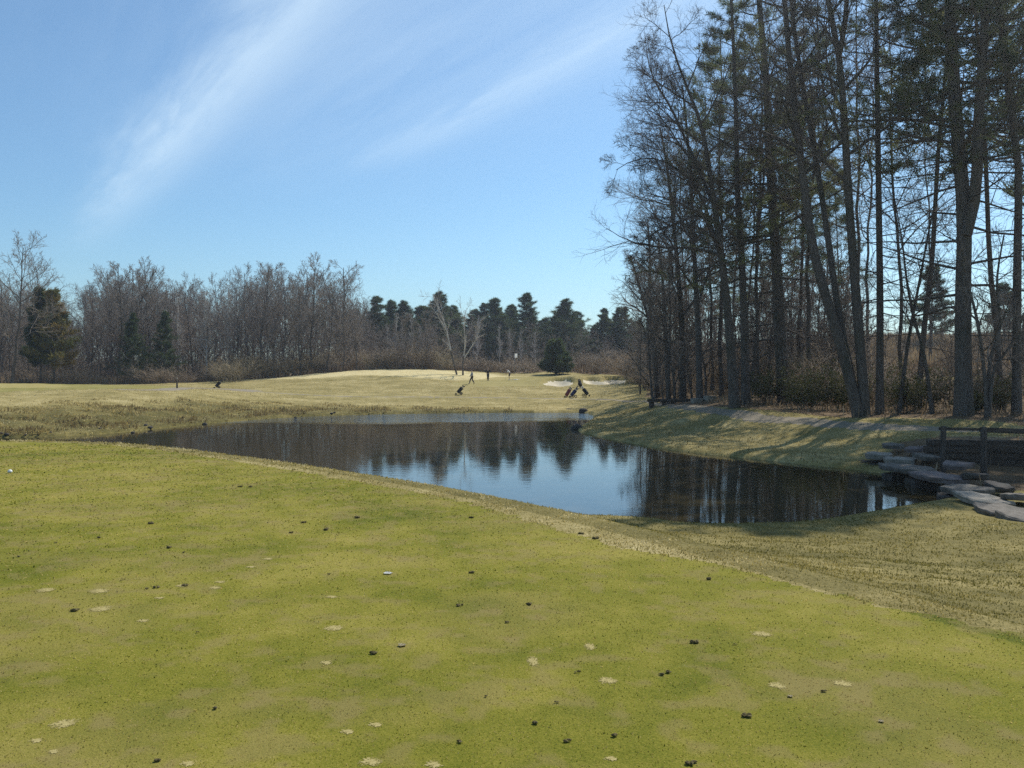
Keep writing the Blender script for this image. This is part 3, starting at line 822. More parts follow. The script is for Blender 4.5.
# ------------------------------------------------------------------ far tree line
def far_trees():
    g = np.random.default_rng(21)
    bare, pale, pines = [], [], []
    for i in range(7):
        H = 18; P, R = trunk_line(g, H, .20, .04, tuple(g.normal(0, 1.2, 2)), 10, .03)
        tr = [(P, R)]
        if i % 3 == 0:
            Q = P[3] + (P[-1] - P[3]) * np.linspace(0, .95, 9)[:, None] + np.linspace(0, 1, 9)[:, None] * np.array([g.normal(0, 2.2), g.normal(0, 2.2), 0])
            tr.append((Q, np.linspace(.13, .035, 9)))
        w, tw = bare_tree(g, tr, limbs=20 if len(tr) == 1 else 14, t0=.26, llen=.38, b2=7, b3=5, b4=4, r_tip=.011, sides=6, ang=(30, 60), up=.10, long=1.1, shp=lambda t: np.clip(1.25 - .85 * t, .25, 1))
        bare.append((w.mesh('trunk'), tw.mesh('branches')))
        bare[-1][0].materials.append(M['bark_dark']); bare[-1][1].materials.append(M['twig'])
    for i in range(3):
        H = 14; P, R = trunk_line(g, H, .12, .03, tuple(g.normal(0, .6, 2)), 9, .02)
        w, tw = bare_tree(g, [(P, R)], limbs=22, t0=.25, llen=.22, b2=6, b3=5, b4=3, r_tip=.012, sides=5, ang=(20, 45), up=.14)
        pale.append((w.mesh('trunk'), tw.mesh('branches'))); pale[-1][0].materials.append(M['bark_pale']); pale[-1][1].materials.append(M['twig_pale'])
    for i in range(5):
        H = 18; P, R = trunk_line(g, H, .20, .04, tuple(g.normal(0, .4, 2)), 10, .01)
        w, tw, cr = pine_tree(g, [(P, R)], t0=.10, nb=130, blen=.33, tuft=.5, k=6, width=.055, sub=9, tufts=4, dead=0, gaps=.06, sides=6, r_tip=.015,
                              shape=lambda t: (np.clip(1.15 - 1.08 * t, .07, 1)) * np.random.default_rng(i + 3).uniform(.35, 1.25, t.shape))
        pines.append((w.mesh('trunk'), tw.mesh('branches'), cr.mesh('crown', False)))
        for me, k in zip(pines[-1], ('bark_pine', 'twig_dark', 'needle_far')): me.materials.append(M[k])
    def place(kind, x, Y, top, label, group, rz=None, wide=1.0, H0=18):
        v = {'bare': bare, 'pale': pale, 'pine': pines}[kind]; v = v[g.integers(0, len(v))]
        b = ground_at(x, Y); b[2] -= .15
        H = at(x, top, Y)[2] - b[2]; s = H / {'bare': 18, 'pale': 14, 'pine': 18}[kind]
        nm = {'bare': 'bare_tree', 'pale': 'birch_tree', 'pine': 'pine_tree'}[kind]
        r = tag(empty(nm, b, g.random() * 6.28 if rz is None else rz), label, {'bare': 'bare tree', 'pale': 'birch tree', 'pine': 'pine tree'}[kind], group)
        r.scale = (s * wide, s * wide, s)
        for n_, me in zip(('trunk', 'crown', 'needles'), v): link(n_, me, None, r)
        return r
    env = np.array([(-120, 262), (0, 268), (20, 285), (50, 275), (72, 300), (92, 290), (105, 268), (150, 270), (180, 285), (220, 275), (250, 268), (300, 272), (340, 270), (362, 290), (380, 305)])
    # named trees
    place('bare', 12, 118, 247, 'tallest bare tree of the far left woods, at the very left edge', None)
    place('bare', 46, 140, 266, 'bare tree rising behind the orange-tinged conifer', None)
    place('bare', 118, 132, 268, 'spreading dark bare tree above the left fairway, left of the two small green pines', None, wide=1.2)
    place('bare', 152, 134, 270, 'bare tree standing between the two small green pines', None)
    place('bare', 310, 136, 268, 'tall dark-trunked bare tree behind the left part of the mound', None, wide=1.2)
    place('bare', 346, 138, 268, 'broad round-crowned bare tree, last tall one left of the pines', None, wide=1.3)
    place('bare', 262, 138, 266, 'dense bare tree behind the straw-coloured brush, left of the mound', None, wide=1.2)
    for x, lab in [(412, 'pale slender birch nearest the right end of the mound'), (396, 'pale birch in front of the dark pines, second from the mound end')]:
        place('pale', x, 139, 314, lab, None)
    for x, Y, top in [(500, 143, 326), (521, 144, 330), (535, 145, 332), (402, 140, 320), (388, 141, 325), (206, 134, 292), (228, 138, 288), (180, 136, 296), (420, 150, 326), (476, 150, 318), (510, 154, 330), (64, 130, 330)]:
        place('pale', x, Y, top, 'slender pale-barked bare tree in front of the far woods', 'pale slender trees before the far woods')
    for x, Y, top, w, lab in [(437, 176, 293, 1.45, 'far dark pine right behind the white forked sycamores'), (495, 180, 299, 1.4, 'far pine with a tufted top straight behind the green'), (529, 178, 294, 1.25, 'tallest pointed far pine, right of the golfers'),
                         (563, 176, 300, 1.75, 'broad far pine standing behind the dark round fir'), (606, 190, 309, 1.3, 'thin-topped far pine above the white sand bunkers'), (624, 186, 308, 1.3, 'far pine partly hidden by the grove, right of the bunkers')]:
        place('pine', x, Y, top, lab, None, wide=w)
    for x, Y, top, w in [(374, 178, 297, 1.0), (390, 186, 299, .9), (404, 180, 298, 1.0), (421, 184, 298, 1.1), (456, 190, 306, 1.2), (470, 184, 312, 1.0), (482, 192, 302, 1.1), (510, 190, 304, 1.1), (545, 188, 318, 1.2), (580, 192, 318, 1.2), (592, 184, 322, 1.1), (640, 196, 312, 1.0), (616, 200, 318, 1.2), (655, 190, 318, 1.0),
                         (360, 190, 308, 1.0), (446, 176, 320, 1.2), (505, 178, 330, 1.3), (575, 180, 335, 1.3), (600, 180, 338, 1.3), (630, 180, 335, 1.3), (550, 182, 340, 1.2), (480, 180, 335, 1.2)]:
        place('pine', x, Y, top + g.uniform(0, 10), 'dark green pine in the far pine wood beyond the green', 'pines of the far wood', wide=1.4)
    for x in np.arange(356, 660, 7):
        place('pine', x + g.uniform(-4, 4), g.uniform(186, 214), g.uniform(306, 338), 'dark green pine in the far pine wood beyond the green', 'pines of the far wood', wide=1.45)
    place('pine', 134, 127, 314, 'small green pine in the left woods, the left one of two', None, wide=1.0)
    place('pine', 163, 128, 312, 'small green pine in the left woods, right one of two, behind the post', None, wide=1.0)
    # rows of bare woods
    for Y, step, lift in [(133, 26, 22), (141, 17, 10), (150, 15, 4), (160, 14, 2), (172, 14, 0), (186, 16, 0)]:
        x = -130 + g.uniform(0, step)
        while x < 372:
            top = np.interp(x, env[:, 0], env[:, 1]) + lift * .6 + g.uniform(2, 44)
            place('bare', x, Y + g.uniform(-4, 4), top, 'grey-brown bare tree in the dense far woods left of the pines', 'bare trees of the far woods', wide=g.uniform(.8, 1.15))
            x += step * g.uniform(.6, 1.4)
    for x in np.arange(376, 640, 26):
        place('bare', x + g.uniform(-6, 6), 158 + g.uniform(-6, 8), 338 + g.normal(0, 9), 'low bare tree in front of the far pine wood beyond the green', 'low bare trees before the far pine wood', wide=1.25)
far_trees()

# white forked sycamores beside the mound
def syc(label, Y, stems, seed):
    g = np.random.default_rng(seed)
    base = ground_at(stems[0][0][0][0], Y); base[2] -= .1
    dk, wh = Geo(), Geo(); tw = Geo()
    for k, (pts, d0, d1) in enumerate(stems):
        P = path_pts(np.array([base if (i == 0 and k == 0) else at(x, y, Y) for i, (x, y) in enumerate(pts)]) - base, 14)
        R = np.linspace(d0, d1, 14) * Y / F * .5
        if k == 0: dk.tubes(P[:5][None], R[:5][None], 8); wh.tubes(P[4:][None], R[4:][None], 8)
        else: wh.tubes(P[None], R[None], 7)
        L1, R1, _ = sprout(g, P[None], R[None], 9, .35, 1, (25, 55), .20, 6, .1, .12, .5, .016)
        wh.tubes(L1, R1, 5)
        L2, R2, _ = sprout(g, L1, R1, 6, .2, 1, (25, 60), .45, 4, .08, .15, .6, .014); tw.tubes(L2, R2, 3)
        L3, R3, _ = sprout(g, L2, R2, 4, .2, 1, (25, 60), .5, 3, .05, .15, .7, .010); tw.tubes(L3, R3, 3)
    r = tag(empty('sycamore_tree', base), label, 'sycamore tree')
    link('trunk', dk.mesh('trunk'), M['bark_dark'], r); link('limbs', wh.mesh('limbs'), M['bark_pale'], r); link('crown', tw.mesh('crown'), M['twig_pale'], r)
syc('white-barked bare tree with dark foot leaning left, beside the mound end', 124, [([(457, 379), (451, 352), (446, 328), (440, 312), (435, 300), (433, 296)], 2.0, .5), ([(446, 330), (438, 316), (431, 306)], 1.0, .4)], 3)
syc('white-barked bare tree forking low into two limbs, left of the walking golfer', 124, [([(463, 379), (463, 362), (465, 345), (464, 322), (466, 310)], 1.9, .5), ([(464, 358), (472, 346), (478, 334), (480, 322)], 1.3, .45)], 4)

# single conifers that stand out
def conifer(name, label, x, Y, top, base_t, blen, mcr, seed, shape=None, k=10):
    g = np.random.default_rng(seed); b = ground_at(x, Y); b[2] -= .1
    H = at(x, top, Y)[2] - b[2]
    P, R = trunk_line(g, H, .18, .03, (0, 0), 10, .008)
    w, tw, cr = pine_tree(g, [(P, R)], t0=base_t, nb=80, blen=blen, tuft=.5, k=k, width=.10, sub=9, tufts=3, dead=0, gaps=.05, sides=6, r_tip=.012, ang=(60, 90), shape=shape)
    put_tree(name, b, w, tw, cr, label, 'conifer', None, 'bark_pine', 'twig_dark', mcr)
conifer('conifer_tree', 'orange-tinged conifer at the far left, in front of the bare woods', 54, 124, 292, .18, .30, 'needle_sunlit', 1, k=8)
conifer('conifer_tree', 'dark green narrow conifer touching the orange-tinged one on its left side', 41, 125, 290, .20, .22, 'needle_far', 2)
conifer('conifer_tree', 'dense dark round fir right behind the green, left of the bunkers', 556, 131, 343, .02, .46, 'needle_far', 3, shape=lambda t: np.clip(1.2 - t * .95, .25, 1), k=14)
# ------------------------------------------------------------------ grass and brush
def blades(name, x, y, h, w, tint, mat, lean=.5, kind='stuff', label=None, cat='grass', zoff=-.004, dead=None):
    n = len(x); g = np.random.default_rng(n)
    z = terrain(x, y) + zoff
    a = g.random(n) * 6.283; l = np.clip(np.abs(g.normal(lean, .4, n)), 0, 1.42)
    p = np.stack([x, y, z], 1)
    fa = a + math.pi / 2 + g.normal(0, .35, n)
    s = np.stack([np.cos(fa), np.sin(fa), np.zeros(n)], 1)
    tip = np.stack([np.cos(a) * np.sin(l), np.sin(a) * np.sin(l), np.cos(l)], 1) * np.asarray(h)[:, None]
    mid = tip * .55; mid[:, 2] *= 1.15
    w = np.asarray(w)[:, None]
    V = np.stack([p - s * w * .5, p + s * w * .5, p + mid + s * w * .38, p + mid - s * w * .38, p + tip], 1).reshape(-1, 3)
    b = np.arange(n)[:, None] * 5
    Q = b + np.array([[0, 1, 2, 3]]); T = b + np.array([[3, 2, 4]])
    me = mesh_np(name, V, [Q, T], False, {'tint': np.repeat(tint, 5), **({} if dead is None else {'dead': np.repeat(dead, 5)})})
    return tag(link(name, me, mat), label, cat, None, kind)

M['turf_blade'] = mat_leaf('turf_blades', [(.06, (.030, .048, .005)), (.36, (.120, .132, .010)), (.60, (.220, .200, .026)), (.90, (.48, .39, .14))], trans=.4, lift=1.5, rough=.9, spec=.1, dead=(.30, .225, .10))
M['rough_blade'] = mat_leaf('rough_blades', [(.12, (.105, .098, .022)), (.42, (.185, .158, .042)), (.68, (.30, .24, .085)), (.93, (.60, .52, .31))], trans=.4, lift=1.5, rough=.9, spec=.1)
M['bank_blade'] = mat_leaf('bank_blades', [(.12, (.12, .09, .042)), (.42, (.27, .215, .085)), (.66, (.38, .31, .145)), (.95, (.62, .53, .30))], trans=.4, lift=1.5, rough=.9, spec=.1)
M['marsh_blade'] = mat_leaf('marsh_blades', [(.12, (.12, .08, .05)), (.42, (.23, .16, .095)), (.66, (.32, .235, .14)), (.9, (.42, .32, .20))], trans=.2, lift=.8, rough=.9, spec=.1)

def polar(g, n, r0, r1, amax, p=0.0):
    """p=0: density falls with 1/r^2, matching the shrinking view of it"""
    r = np.exp(g.uniform(math.log(r0), math.log(r1), n)); a = np.radians(g.uniform(-amax, amax, n))
    return r * np.sin(a), r * np.cos(a), r

def make_grass():
    g = np.random.default_rng(99)
    x, y, r = polar(g, 520000, 2.0, 21, 47)
    dt = sdist(x, y, MOWN)
    k = dt < (g.random(len(x)) - .6) * .12; x, y, r, dt = x[k], y[k], r[k], dt[k]
    pt = .5 * fbm(x / .55, y / .55, 4, 50) + .5 * fbm(x / 3.2 + 3, y / 1.8, 3, 60)
    fine = fbm(x / (.0035 * np.exp(np.round(np.log(r) * 3) / 3)), y / (.009 * np.exp(np.round(np.log(r) * 3) / 3)), 2, 70)
    mid = fbm(x / .16, y / .16, 3, 72)
    tint = .46 + (pt - .5) * .65 + (fine - .5) * 1.5 + (mid - .5) * .8 - .02 + g.normal(0, .25, len(x))
    dead = np.clip(dead_mask(x, y) + g.normal(0, .18, len(x)), 0, .9)
    tint = np.where(g.random(len(x)) < .06, .85, tint)
    h = (.007 + .0009 * r) * g.uniform(.6, 1.3, len(x)) * (1 + .5 * (fine - .5))
    blades('tee_grass', x, y, h, .00135 * r * g.uniform(.6, 1.4, len(x)), tint, M['turf_blade'], 1.1, dead=dead, label='closely mown yellow-green turf of the tee, patchy with straw blades', cat='grass')
    # dead fringe and rough on the slope beside the tee
    x, y, r = polar(g, 500000, 3.4, 34, 44)
    dt = sdist(x, y, MOWN); dp = sdist(x, y, POND)
    m = litter_shade_mask(x, y)
    cl = fbm(x / .30, y / .30, 3, 80)
    keep = (dt > (g.random(len(x)) - .75) * .16) & (dp > .35) & (g.random(len(x)) < .35 + 1.1 * sstep(.42, .62, cl)) & (m < .5) & ~((x > 11.3) & (y > 17.5) & (x < 15))
    x, y, r, dt, cl = x[keep], y[keep], r[keep], dt[keep], cl[keep]
    fr = np.exp(-((dt - .45) / .6) ** 2)
    tint = .28 + (cl - .5) * .9 + fr * .40 + (fbm(x / 2, y / 2, 3, 82) - .5) * .7 + g.normal(0, .12, len(x))
    h = (.012 + .0011 * r) * g.uniform(.5, 1.4, len(x)) * (.7 + .8 * cl)
    blades('rough_grass', x, y, h, .0011 * r * g.uniform(.7, 1.3, len(x)), tint, M['rough_blade'], .95, label='dormant straw-coloured rough grass sloping from the tee to the pond', cat='grass')
    # rank dead growth on the far left bank
    n = 90000; x = g.uniform(-62, 0, n); y = g.uniform(44, 84, n)
    dp = sdist(x, y, POND); cl = fbm(x / 1.4, y / 1.4, 3, 90); dpa = seg_dist(x, y, PATH[:-1], PATH[1:])
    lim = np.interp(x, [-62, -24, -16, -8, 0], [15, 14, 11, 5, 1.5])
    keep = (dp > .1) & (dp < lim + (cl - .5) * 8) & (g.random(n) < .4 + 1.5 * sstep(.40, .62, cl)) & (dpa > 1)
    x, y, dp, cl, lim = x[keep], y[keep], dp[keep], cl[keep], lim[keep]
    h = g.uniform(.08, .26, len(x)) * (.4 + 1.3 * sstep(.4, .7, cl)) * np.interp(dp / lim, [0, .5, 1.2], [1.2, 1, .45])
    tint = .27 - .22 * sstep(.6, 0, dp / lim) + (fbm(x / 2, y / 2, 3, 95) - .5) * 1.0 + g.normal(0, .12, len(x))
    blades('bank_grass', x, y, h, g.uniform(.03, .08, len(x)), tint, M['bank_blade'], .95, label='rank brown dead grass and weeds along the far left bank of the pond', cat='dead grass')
    # tan cut grass of the far banks
    n = 120000; x = g.uniform(-70, 30, n); y = g.uniform(44, 124, n)
    dp = sdist(x, y, POND); dpa = seg_dist(x, y, PATH[:-1], PATH[1:])
    b = inside(x, y, BUNK1) | inside(x, y, BUNK2) | inside(x, y, GREEN) | inside(x, y, FAIR)
    keep = (dp > .15) & (dpa > 1.2) & ~b & (litter_shade_mask(x, y) < .5) & (field_mask(x, y) < .5) & (x < 8 + (y - 40) * .2)
    x, y = x[keep], y[keep]
    mound = mound_mask(x, y)
    tint = .50 + (fbm(x / 3, y / 3, 4, 97) - .5) * 1.0 + g.normal(0, .1, len(x)) + .85 * mound
    blades('far_bank_grass', x, y, g.uniform(.04, .10, len(x)), g.uniform(.03, .07, len(x)), tint, M['bank_blade'], .9, label='short tan dormant grass over the far bank and mounds', cat='grass')
    # grass on the right bank below the path
    n = 50000; x = g.uniform(3, 30, n); y = g.uniform(29, 66, n)
    dp = sdist(x, y, POND); dpa = seg_dist(x, y, PATH[:-1], PATH[1:])
    side = np.interp(y, [33, 36, 38, 41, 44, 49, 54, 62, 66], [30, 24, 19.5, 17, 15, 13.4, 12, 11.8, 11])
    keep = (dp > .1) & (dpa > 1.25) & (litter_shade_mask(x, y) < .5)
    x, y = x[keep], y[keep]
    tint = .50 + (fbm(x / 2, y / 2, 4, 99) - .5) * 1.0 + g.normal(0, .12, len(x))
    blades('path_bank_grass', x, y, g.uniform(.03, .11, len(x)), g.uniform(.02, .05, len(x)), tint, M['bank_blade'], .8, label='dormant tan grass on the bank between pond and cart path, striped by tree shade', cat='grass')
    # marsh
    n = 170000; x = np.concatenate([g.uniform(5, 110, n), g.uniform(-110, 0, 50000)]); y = np.concatenate([g.uniform(60, 165, n), g.uniform(120, 150, 50000)])
    fm = field_mask(x, y); cl = fbm(x / 2.5, y / 2.5, 3, 44)
    keep = (fm > .5) & (g.random(len(x)) < .25 + 1.2 * sstep(.4, .6, cl)); x, y, cl = x[keep], y[keep], cl[keep]
    tint = .50 + (fbm(x / 7, y / 7, 4, 45) - .5) * .9 + g.normal(0, .13, len(x))
    blades('marsh_grass', x, y, g.uniform(.3, 1.3, len(x)) * (.5 + cl), g.uniform(.05, .13, len(x)), tint, M['marsh_blade'], .35, label='tall dead brown marsh growth rising behind the green and the grove', cat='marsh growth')
    # dead leaves and low growth under the grove
    n = 60000; x = g.uniform(8, 60, n); y = g.uniform(20, 105, n)
    m = litter_shade_mask(x, y); dpa = seg_dist(x, y, PATH[:-1], PATH[1:]); cl = fbm(x / 1.5, y / 1.5, 3, 48)
    keep = (m > .5) & (dpa > 1.4) & (g.random(n) < .3 + 1.0 * sstep(.42, .6, cl)); x, y, cl = x[keep], y[keep], cl[keep]
    tint = .42 + (fbm(x / 3, y / 3, 3, 49) - .5) * .9 + g.normal(0, .15, len(x))
    blades('undergrowth', x, y, g.uniform(.08, .55, len(x)) * (.3 + 1.2 * sstep(.4, .65, cl)), g.uniform(.02, .06, len(x)), tint, M['marsh_blade'], .7, label='dead stalks and fallen leaves under the grove', cat='undergrowth')
make_grass()

def brush():
    g = np.random.default_rng(123)
    V = {}
    for key, mat, n in (('brown', 'brush', 4), ('straw', 'brush_straw', 2)):
        V[key] = []
        for i in range(n):
            st, tw, _ = shrub_geo(g, 1.8, 1.6, 30, .014, 7, 5)
            a, b = st.mesh('stems'), tw.mesh('crown'); a.materials.append(M[mat]); b.materials.append(M[mat]); V[key].append((a, b))
    def put(name, key, px, Y, h, label, cat, group=None, wide=1.0):
        b = ground_at(px, Y); r = tag(empty(name, b, g.random() * 6.28), label, cat, group)
        s = h / 1.8; r.scale = (s * wide, s * wide, s)
        v = V[key][g.integers(0, len(V[key]))]
        link('stems', v[0], None, r); link('crown', v[1], None, r)
    # along the foot of the far woods
    for px in np.arange(-20, 235, 15):
        put('bare_shrub', 'brown', px + g.uniform(-4, 4), g.uniform(123, 132), g.uniform(.9, 2.6), 'bare brown shrub at the foot of the far left woods', 'shrub', 'shrubs at the foot of the far left woods', 1.5)
    for px in np.arange(236, 450, 10):
        put('bare_shrub', 'straw' if g.random() < .55 else 'brown', px + g.uniform(-4, 4), g.uniform(131, 139), g.uniform(1.6, 3.8), 'bare shrub behind the crest of the mound', 'shrub', 'shrubs behind the mound', 1.5)
    put('bare_shrub', 'straw', 234, 121, 2.8, 'straw-coloured shrub at the left foot of the mound, right of the far golf trolley', 'shrub', None, 1.5)
    put('bare_shrub', 'straw', 225, 124, 2.0, 'low straw-coloured shrub just behind the far left golf trolley', 'shrub', None, 1.5)
    for px in np.arange(455, 545, 8):
        put('bare_shrub', 'brown', px, g.uniform(134, 142), g.uniform(1.4, 2.6), 'bare brown shrub behind the putting green', 'shrub', 'shrubs behind the green', 1.5)
    for px in np.arange(570, 665, 8):
        put('bare_shrub', 'brown', px, g.uniform(126, 150), g.uniform(1.2, 2.8), 'bare brown shrub on the marsh beyond the bunkers', 'shrub', 'shrubs beyond the bunkers', 1.5)
    for px, Y, h in [(628, 112, 2.4), (636, 104, 2.6), (645, 98, 2.4), (640, 108, 3.0), (652, 90, 2.4)]:
        put('bare_shrub', 'brown', px, Y, h, 'bare brown shrub between the white sand bunkers and the grove', 'shrub', 'shrubs between bunkers and grove', 1.5)
    for px in np.arange(-30, 376, 7.5):
        put('bare_shrub', 'brown', px + g.uniform(-3, 3), g.uniform(166, 192), g.uniform(3.2, 5.5), 'bare shrub filling the depth of the far woods', 'shrub', 'shrubs deep in the far woods', 1.7)
    # inside the grove
    for i in range(50):
        px = g.uniform(655, 1040); Y = g.uniform(54, 92)
        if px < 770: Y = g.uniform(68, 100)
        if px > 860: Y = g.uniform(45, 70)
        put('bare_shrub', 'brown', px, Y, g.uniform(1.2, 3.4) * (1.0 if px < 860 else .7), 'bare brown shrub growing under the trees of the grove', 'shrub', 'shrubs under the grove', 1.2)
    # leafy evergreen shrubs by the path
    for px, Y, h, w, lab in [(822, 50, 2.8, 1.3, 'yellow-green leafy shrub left of the leaning clump, tallest of the green shrubs'), (806, 49, 1.5, 1.3, 'low dull green shrub beside the path, left of the tall yellow-green one'), (768, 55, 2.0, 1.1, 'green shrub behind the path near the tall thick pine'),
                             (845, 49, 1.7, 1.2, 'green shrub partly behind the leaning clump'), (905, 47, 2.2, 1.0, 'dark green shrub at the foot of the crossing trunks'), (923, 46.5, 1.8, 1.0, 'dull green shrub right of the crossing trunks'), (975, 43.5, 1.0, 1.0, 'small green shrub right at the foot of the massive pine'), (1000, 45, 1.6, 1.2, 'green shrub between the sapling and the right-edge pine')]:
        st, tw, lv = shrub_geo(g, h, h * w * .8, 22, .013, 6, 4, leaf=(4, .09, .045))
        b = ground_at(px, Y); r = tag(empty('green_shrub', b), lab, 'shrub')
        link('stems', st.mesh('stems'), M['twig_dark'], r); link('branches', tw.mesh('branches'), M['twig_dark'], r); link('leaves', lv.mesh('leaves', False), M['shrubgreen'], r)
    # understory saplings in woods and grove
    vs = []
    for i in range(4):
        H = 7; P, R = trunk_line(g, H, .06, .012, tuple(g.normal(0, .6, 2)), 9, .03)
        w, tw = bare_tree(g, [(P, R)], limbs=18, t0=.10, llen=.34, b2=6, b3=5, b4=3, r_tip=.007, sides=5, ang=(25, 60), up=.08)
        a, b = w.mesh('trunk'), tw.mesh('crown'); a.materials.append(M['bark_grey']); b.materials.append(M['twig']); vs.append((a, b))
    def sap(px, Y, h, label, group):
        b = ground_at(px, Y); b[2] -= .1; r = tag(empty('bare_sapling', b, g.random() * 6.28), label, 'bare sapling', group)
        s = h / 7; r.scale = (s * 1.15, s * 1.15, s); v = vs[g.integers(0, 4)]
        link('trunk', v[0], None, r); link('crown', v[1], None, r)
    for px in np.arange(-25, 450, 5.2): sap(px + g.uniform(-4, 4), g.uniform(129, 165), g.uniform(5, 10), 'young bare tree low in the far woods', 'young bare trees of the far woods')
    for px in np.arange(452, 640, 11): sap(px + g.uniform(-4, 4), g.uniform(150, 172), g.uniform(3.5, 6), 'young bare tree below the far pines', 'young bare trees below the far pines')
    for px in np.arange(-30, 385, 5.5): sap(px + g.uniform(-3, 3), g.uniform(168, 200), g.uniform(8, 11.5), 'young bare tree low in the far woods', 'young bare trees of the far woods')
    for i in range(84):
        px = g.uniform(640, 868); sap(px, g.uniform(62, 112), g.uniform(5, 11), 'young bare tree between the trunks of the grove', 'young bare trees of the grove')
    for i in range(12):
        px = g.uniform(880, 1040); sap(px, g.uniform(50, 85), g.uniform(4, 8), 'young bare tree between the pines at the right of the grove', 'young bare trees at the right of the grove')
brush()
# ------------------------------------------------------------------ stones, timber
def lump(g, sx, sy, sz, rough=.25, sub=2, flat=False):
    bm = bmesh.new(); bmesh.ops.create_icosphere(bm, subdivisions=sub, radius=1)
    o = g.random(3) * 50
    for v in bm.verts:
        c = v.co
        n = fbm(np.array([c.x * 1.3 + o[0] + c.z]), np.array([c.y * 1.3 + o[1] - c.z * .7]), 3, 5)[0] - .5
        k = 1 + n * rough * 2.4
        v.co = Vector((c.x * sx * k, c.y * sy * k, c.z * sz * k))
    me = bpy.data.meshes.new('lump'); bm.to_mesh(me); bm.free()
    for p in me.polygons: p.use_smooth = not flat
    return me

def slab_mesh(g, L, W, T, n=8):
    """flat quarried stone: uneven outline, chamfered upper edge, wavy top"""
    a = np.sort(np.linspace(0, 2 * math.pi, n, endpoint=False) + g.uniform(-.30, .30, n))
    e = 4.5
    r = (np.abs(np.cos(a)) ** e + np.abs(np.sin(a)) ** e) ** (-1 / e)
    x = np.cos(a) * r * L / 2 * g.uniform(.78, 1.08, n); y = np.sin(a) * r * W / 2 * g.uniform(.88, 1.06, n)
    bm = bmesh.new()
    bot = [bm.verts.new((x[i] * g.uniform(.90, 1.0), y[i] * g.uniform(.90, 1.0), -T)) for i in range(n)]
    mid = [bm.verts.new((x[i] * g.uniform(.97, 1.02), y[i] * g.uniform(.97, 1.02), -T * g.uniform(.4, .6))) for i in range(n)]
    ed = [bm.verts.new((x[i], y[i], -.03 + g.normal(0, .012))) for i in range(n)]
    top = [bm.verts.new((x[i] * .94, y[i] * .94, g.normal(0, .012))) for i in range(n)]
    inn = [bm.verts.new((x[i] * .5, y[i] * .5, .01 + g.normal(0, .012))) for i in range(n)]
    for A, B in ((bot, mid), (mid, ed), (ed, top), (top, inn)):
        for i in range(n):
            j = (i + 1) % n; bm.faces.new((A[i], A[j], B[j], B[i]))
    bm.faces.new(inn); bm.faces.new(bot[::-1])
    bmesh.ops.recalc_face_normals(bm, faces=bm.faces)
    bmesh.ops.triangulate(bm, faces=bm.faces[:])
    bmesh.ops.subdivide_edges(bm, edges=bm.edges[:], cuts=2, use_grid_fill=True)
    o3 = g.random() * 90
    for v in bm.verts:
        c = v.co
        k = fbm(np.array([c.x * 4 + o3 + c.z * 3]), np.array([c.y * 4 - c.z * 5]), 3, 12)[0] - .5
        v.co += Vector((k * .05 * math.copysign(1, c.x), k * .05 * math.copysign(1, c.y), k * .07))
    me = bpy.data.meshes.new('slab'); bm.to_mesh(me); bm.free(); return me

def mat_stone(name, lo, hi):
    t = NT(name); f = t.noise(t.coord(), 3.5, 6, .65); f2 = t.noise(t.coord(), 22, 4, .7)
    c = t.ramp(f, [(.3, lo), (.7, hi)])
    c = t.mix(t.ramp(t.noise(t.coord(), 1.6, 3), [(.55, (0, 0, 0)), (.72, (.6, .6, .6))]), c, (.07, .075, .05))
    t.bump(t.math('ADD', f, t.math('MULTIPLY', f2, .4)), .7, .03); return t.out(c, .9, .2)
M['stone'] = mat_stone('grey_stone', (.09, .078, .062), (.24, .212, .175))
M['stone_pale'] = mat_stone('pale_stone', (.19, .165, .13), (.40, .355, .285))
M['stone_red'] = mat_stone('reddish_stone', (.12, .095, .085), (.26, .21, .19))
M['stone_dark'] = mat_stone('dark_stone', (.04, .036, .03), (.12, .105, .09))
M['timber'] = mat_bark('weathered_timber', (.045, .038, .030), (.12, .10, .082), (1, 6, 6))
M['timber_v'] = mat_bark('weathered_post', (.05, .043, .036), (.13, .112, .095), (6, 6, 1))

gs = np.random.default_rng(31)
# top slabs in a row along the outlet edge: px, py of the slab's middle, depth, length, width, thickness, heading, tilt, stone, label
SL = [(878, 453, 32.6, 1.25, 1.0, .34, 1.45, .03, 'stone_pale', 'pale slab at the far end of the slab row, overhanging the water'),
      (900, 458, 31.0, 1.5, 1.05, .30, 1.3, -.04, 'stone_pale', 'second slab from the far end of the slab row, light topped'),
      (908, 466, 28.9, 2.1, 1.35, .30, 1.5, .02, 'stone', 'broad grey slab third from the far end of the slab row'),
      (936, 474, 26.9, 2.0, 1.3, .28, 1.55, .05, 'stone_red', 'broad reddish-grey slab in the middle of the slab row'),
      (966, 487, 24.3, 1.5, 1.0, .28, 1.45, -.05, 'stone', 'grey slab just nearer than the broad reddish one'),
      (985, 497, 22.6, 1.5, 1.05, .26, 1.6, .04, 'stone_pale', 'pale-topped slab with a ragged front, third from the near end'),
      (1003, 508, 21.0, 1.4, 1.1, .26, 1.5, -.03, 'stone', 'grey slab second from the near end of the slab row'),
      (1030, 516, 19.8, 1.6, 1.1, .28, 1.5, .03, 'stone', 'nearest slab of the row, cut by the right picture edge')]
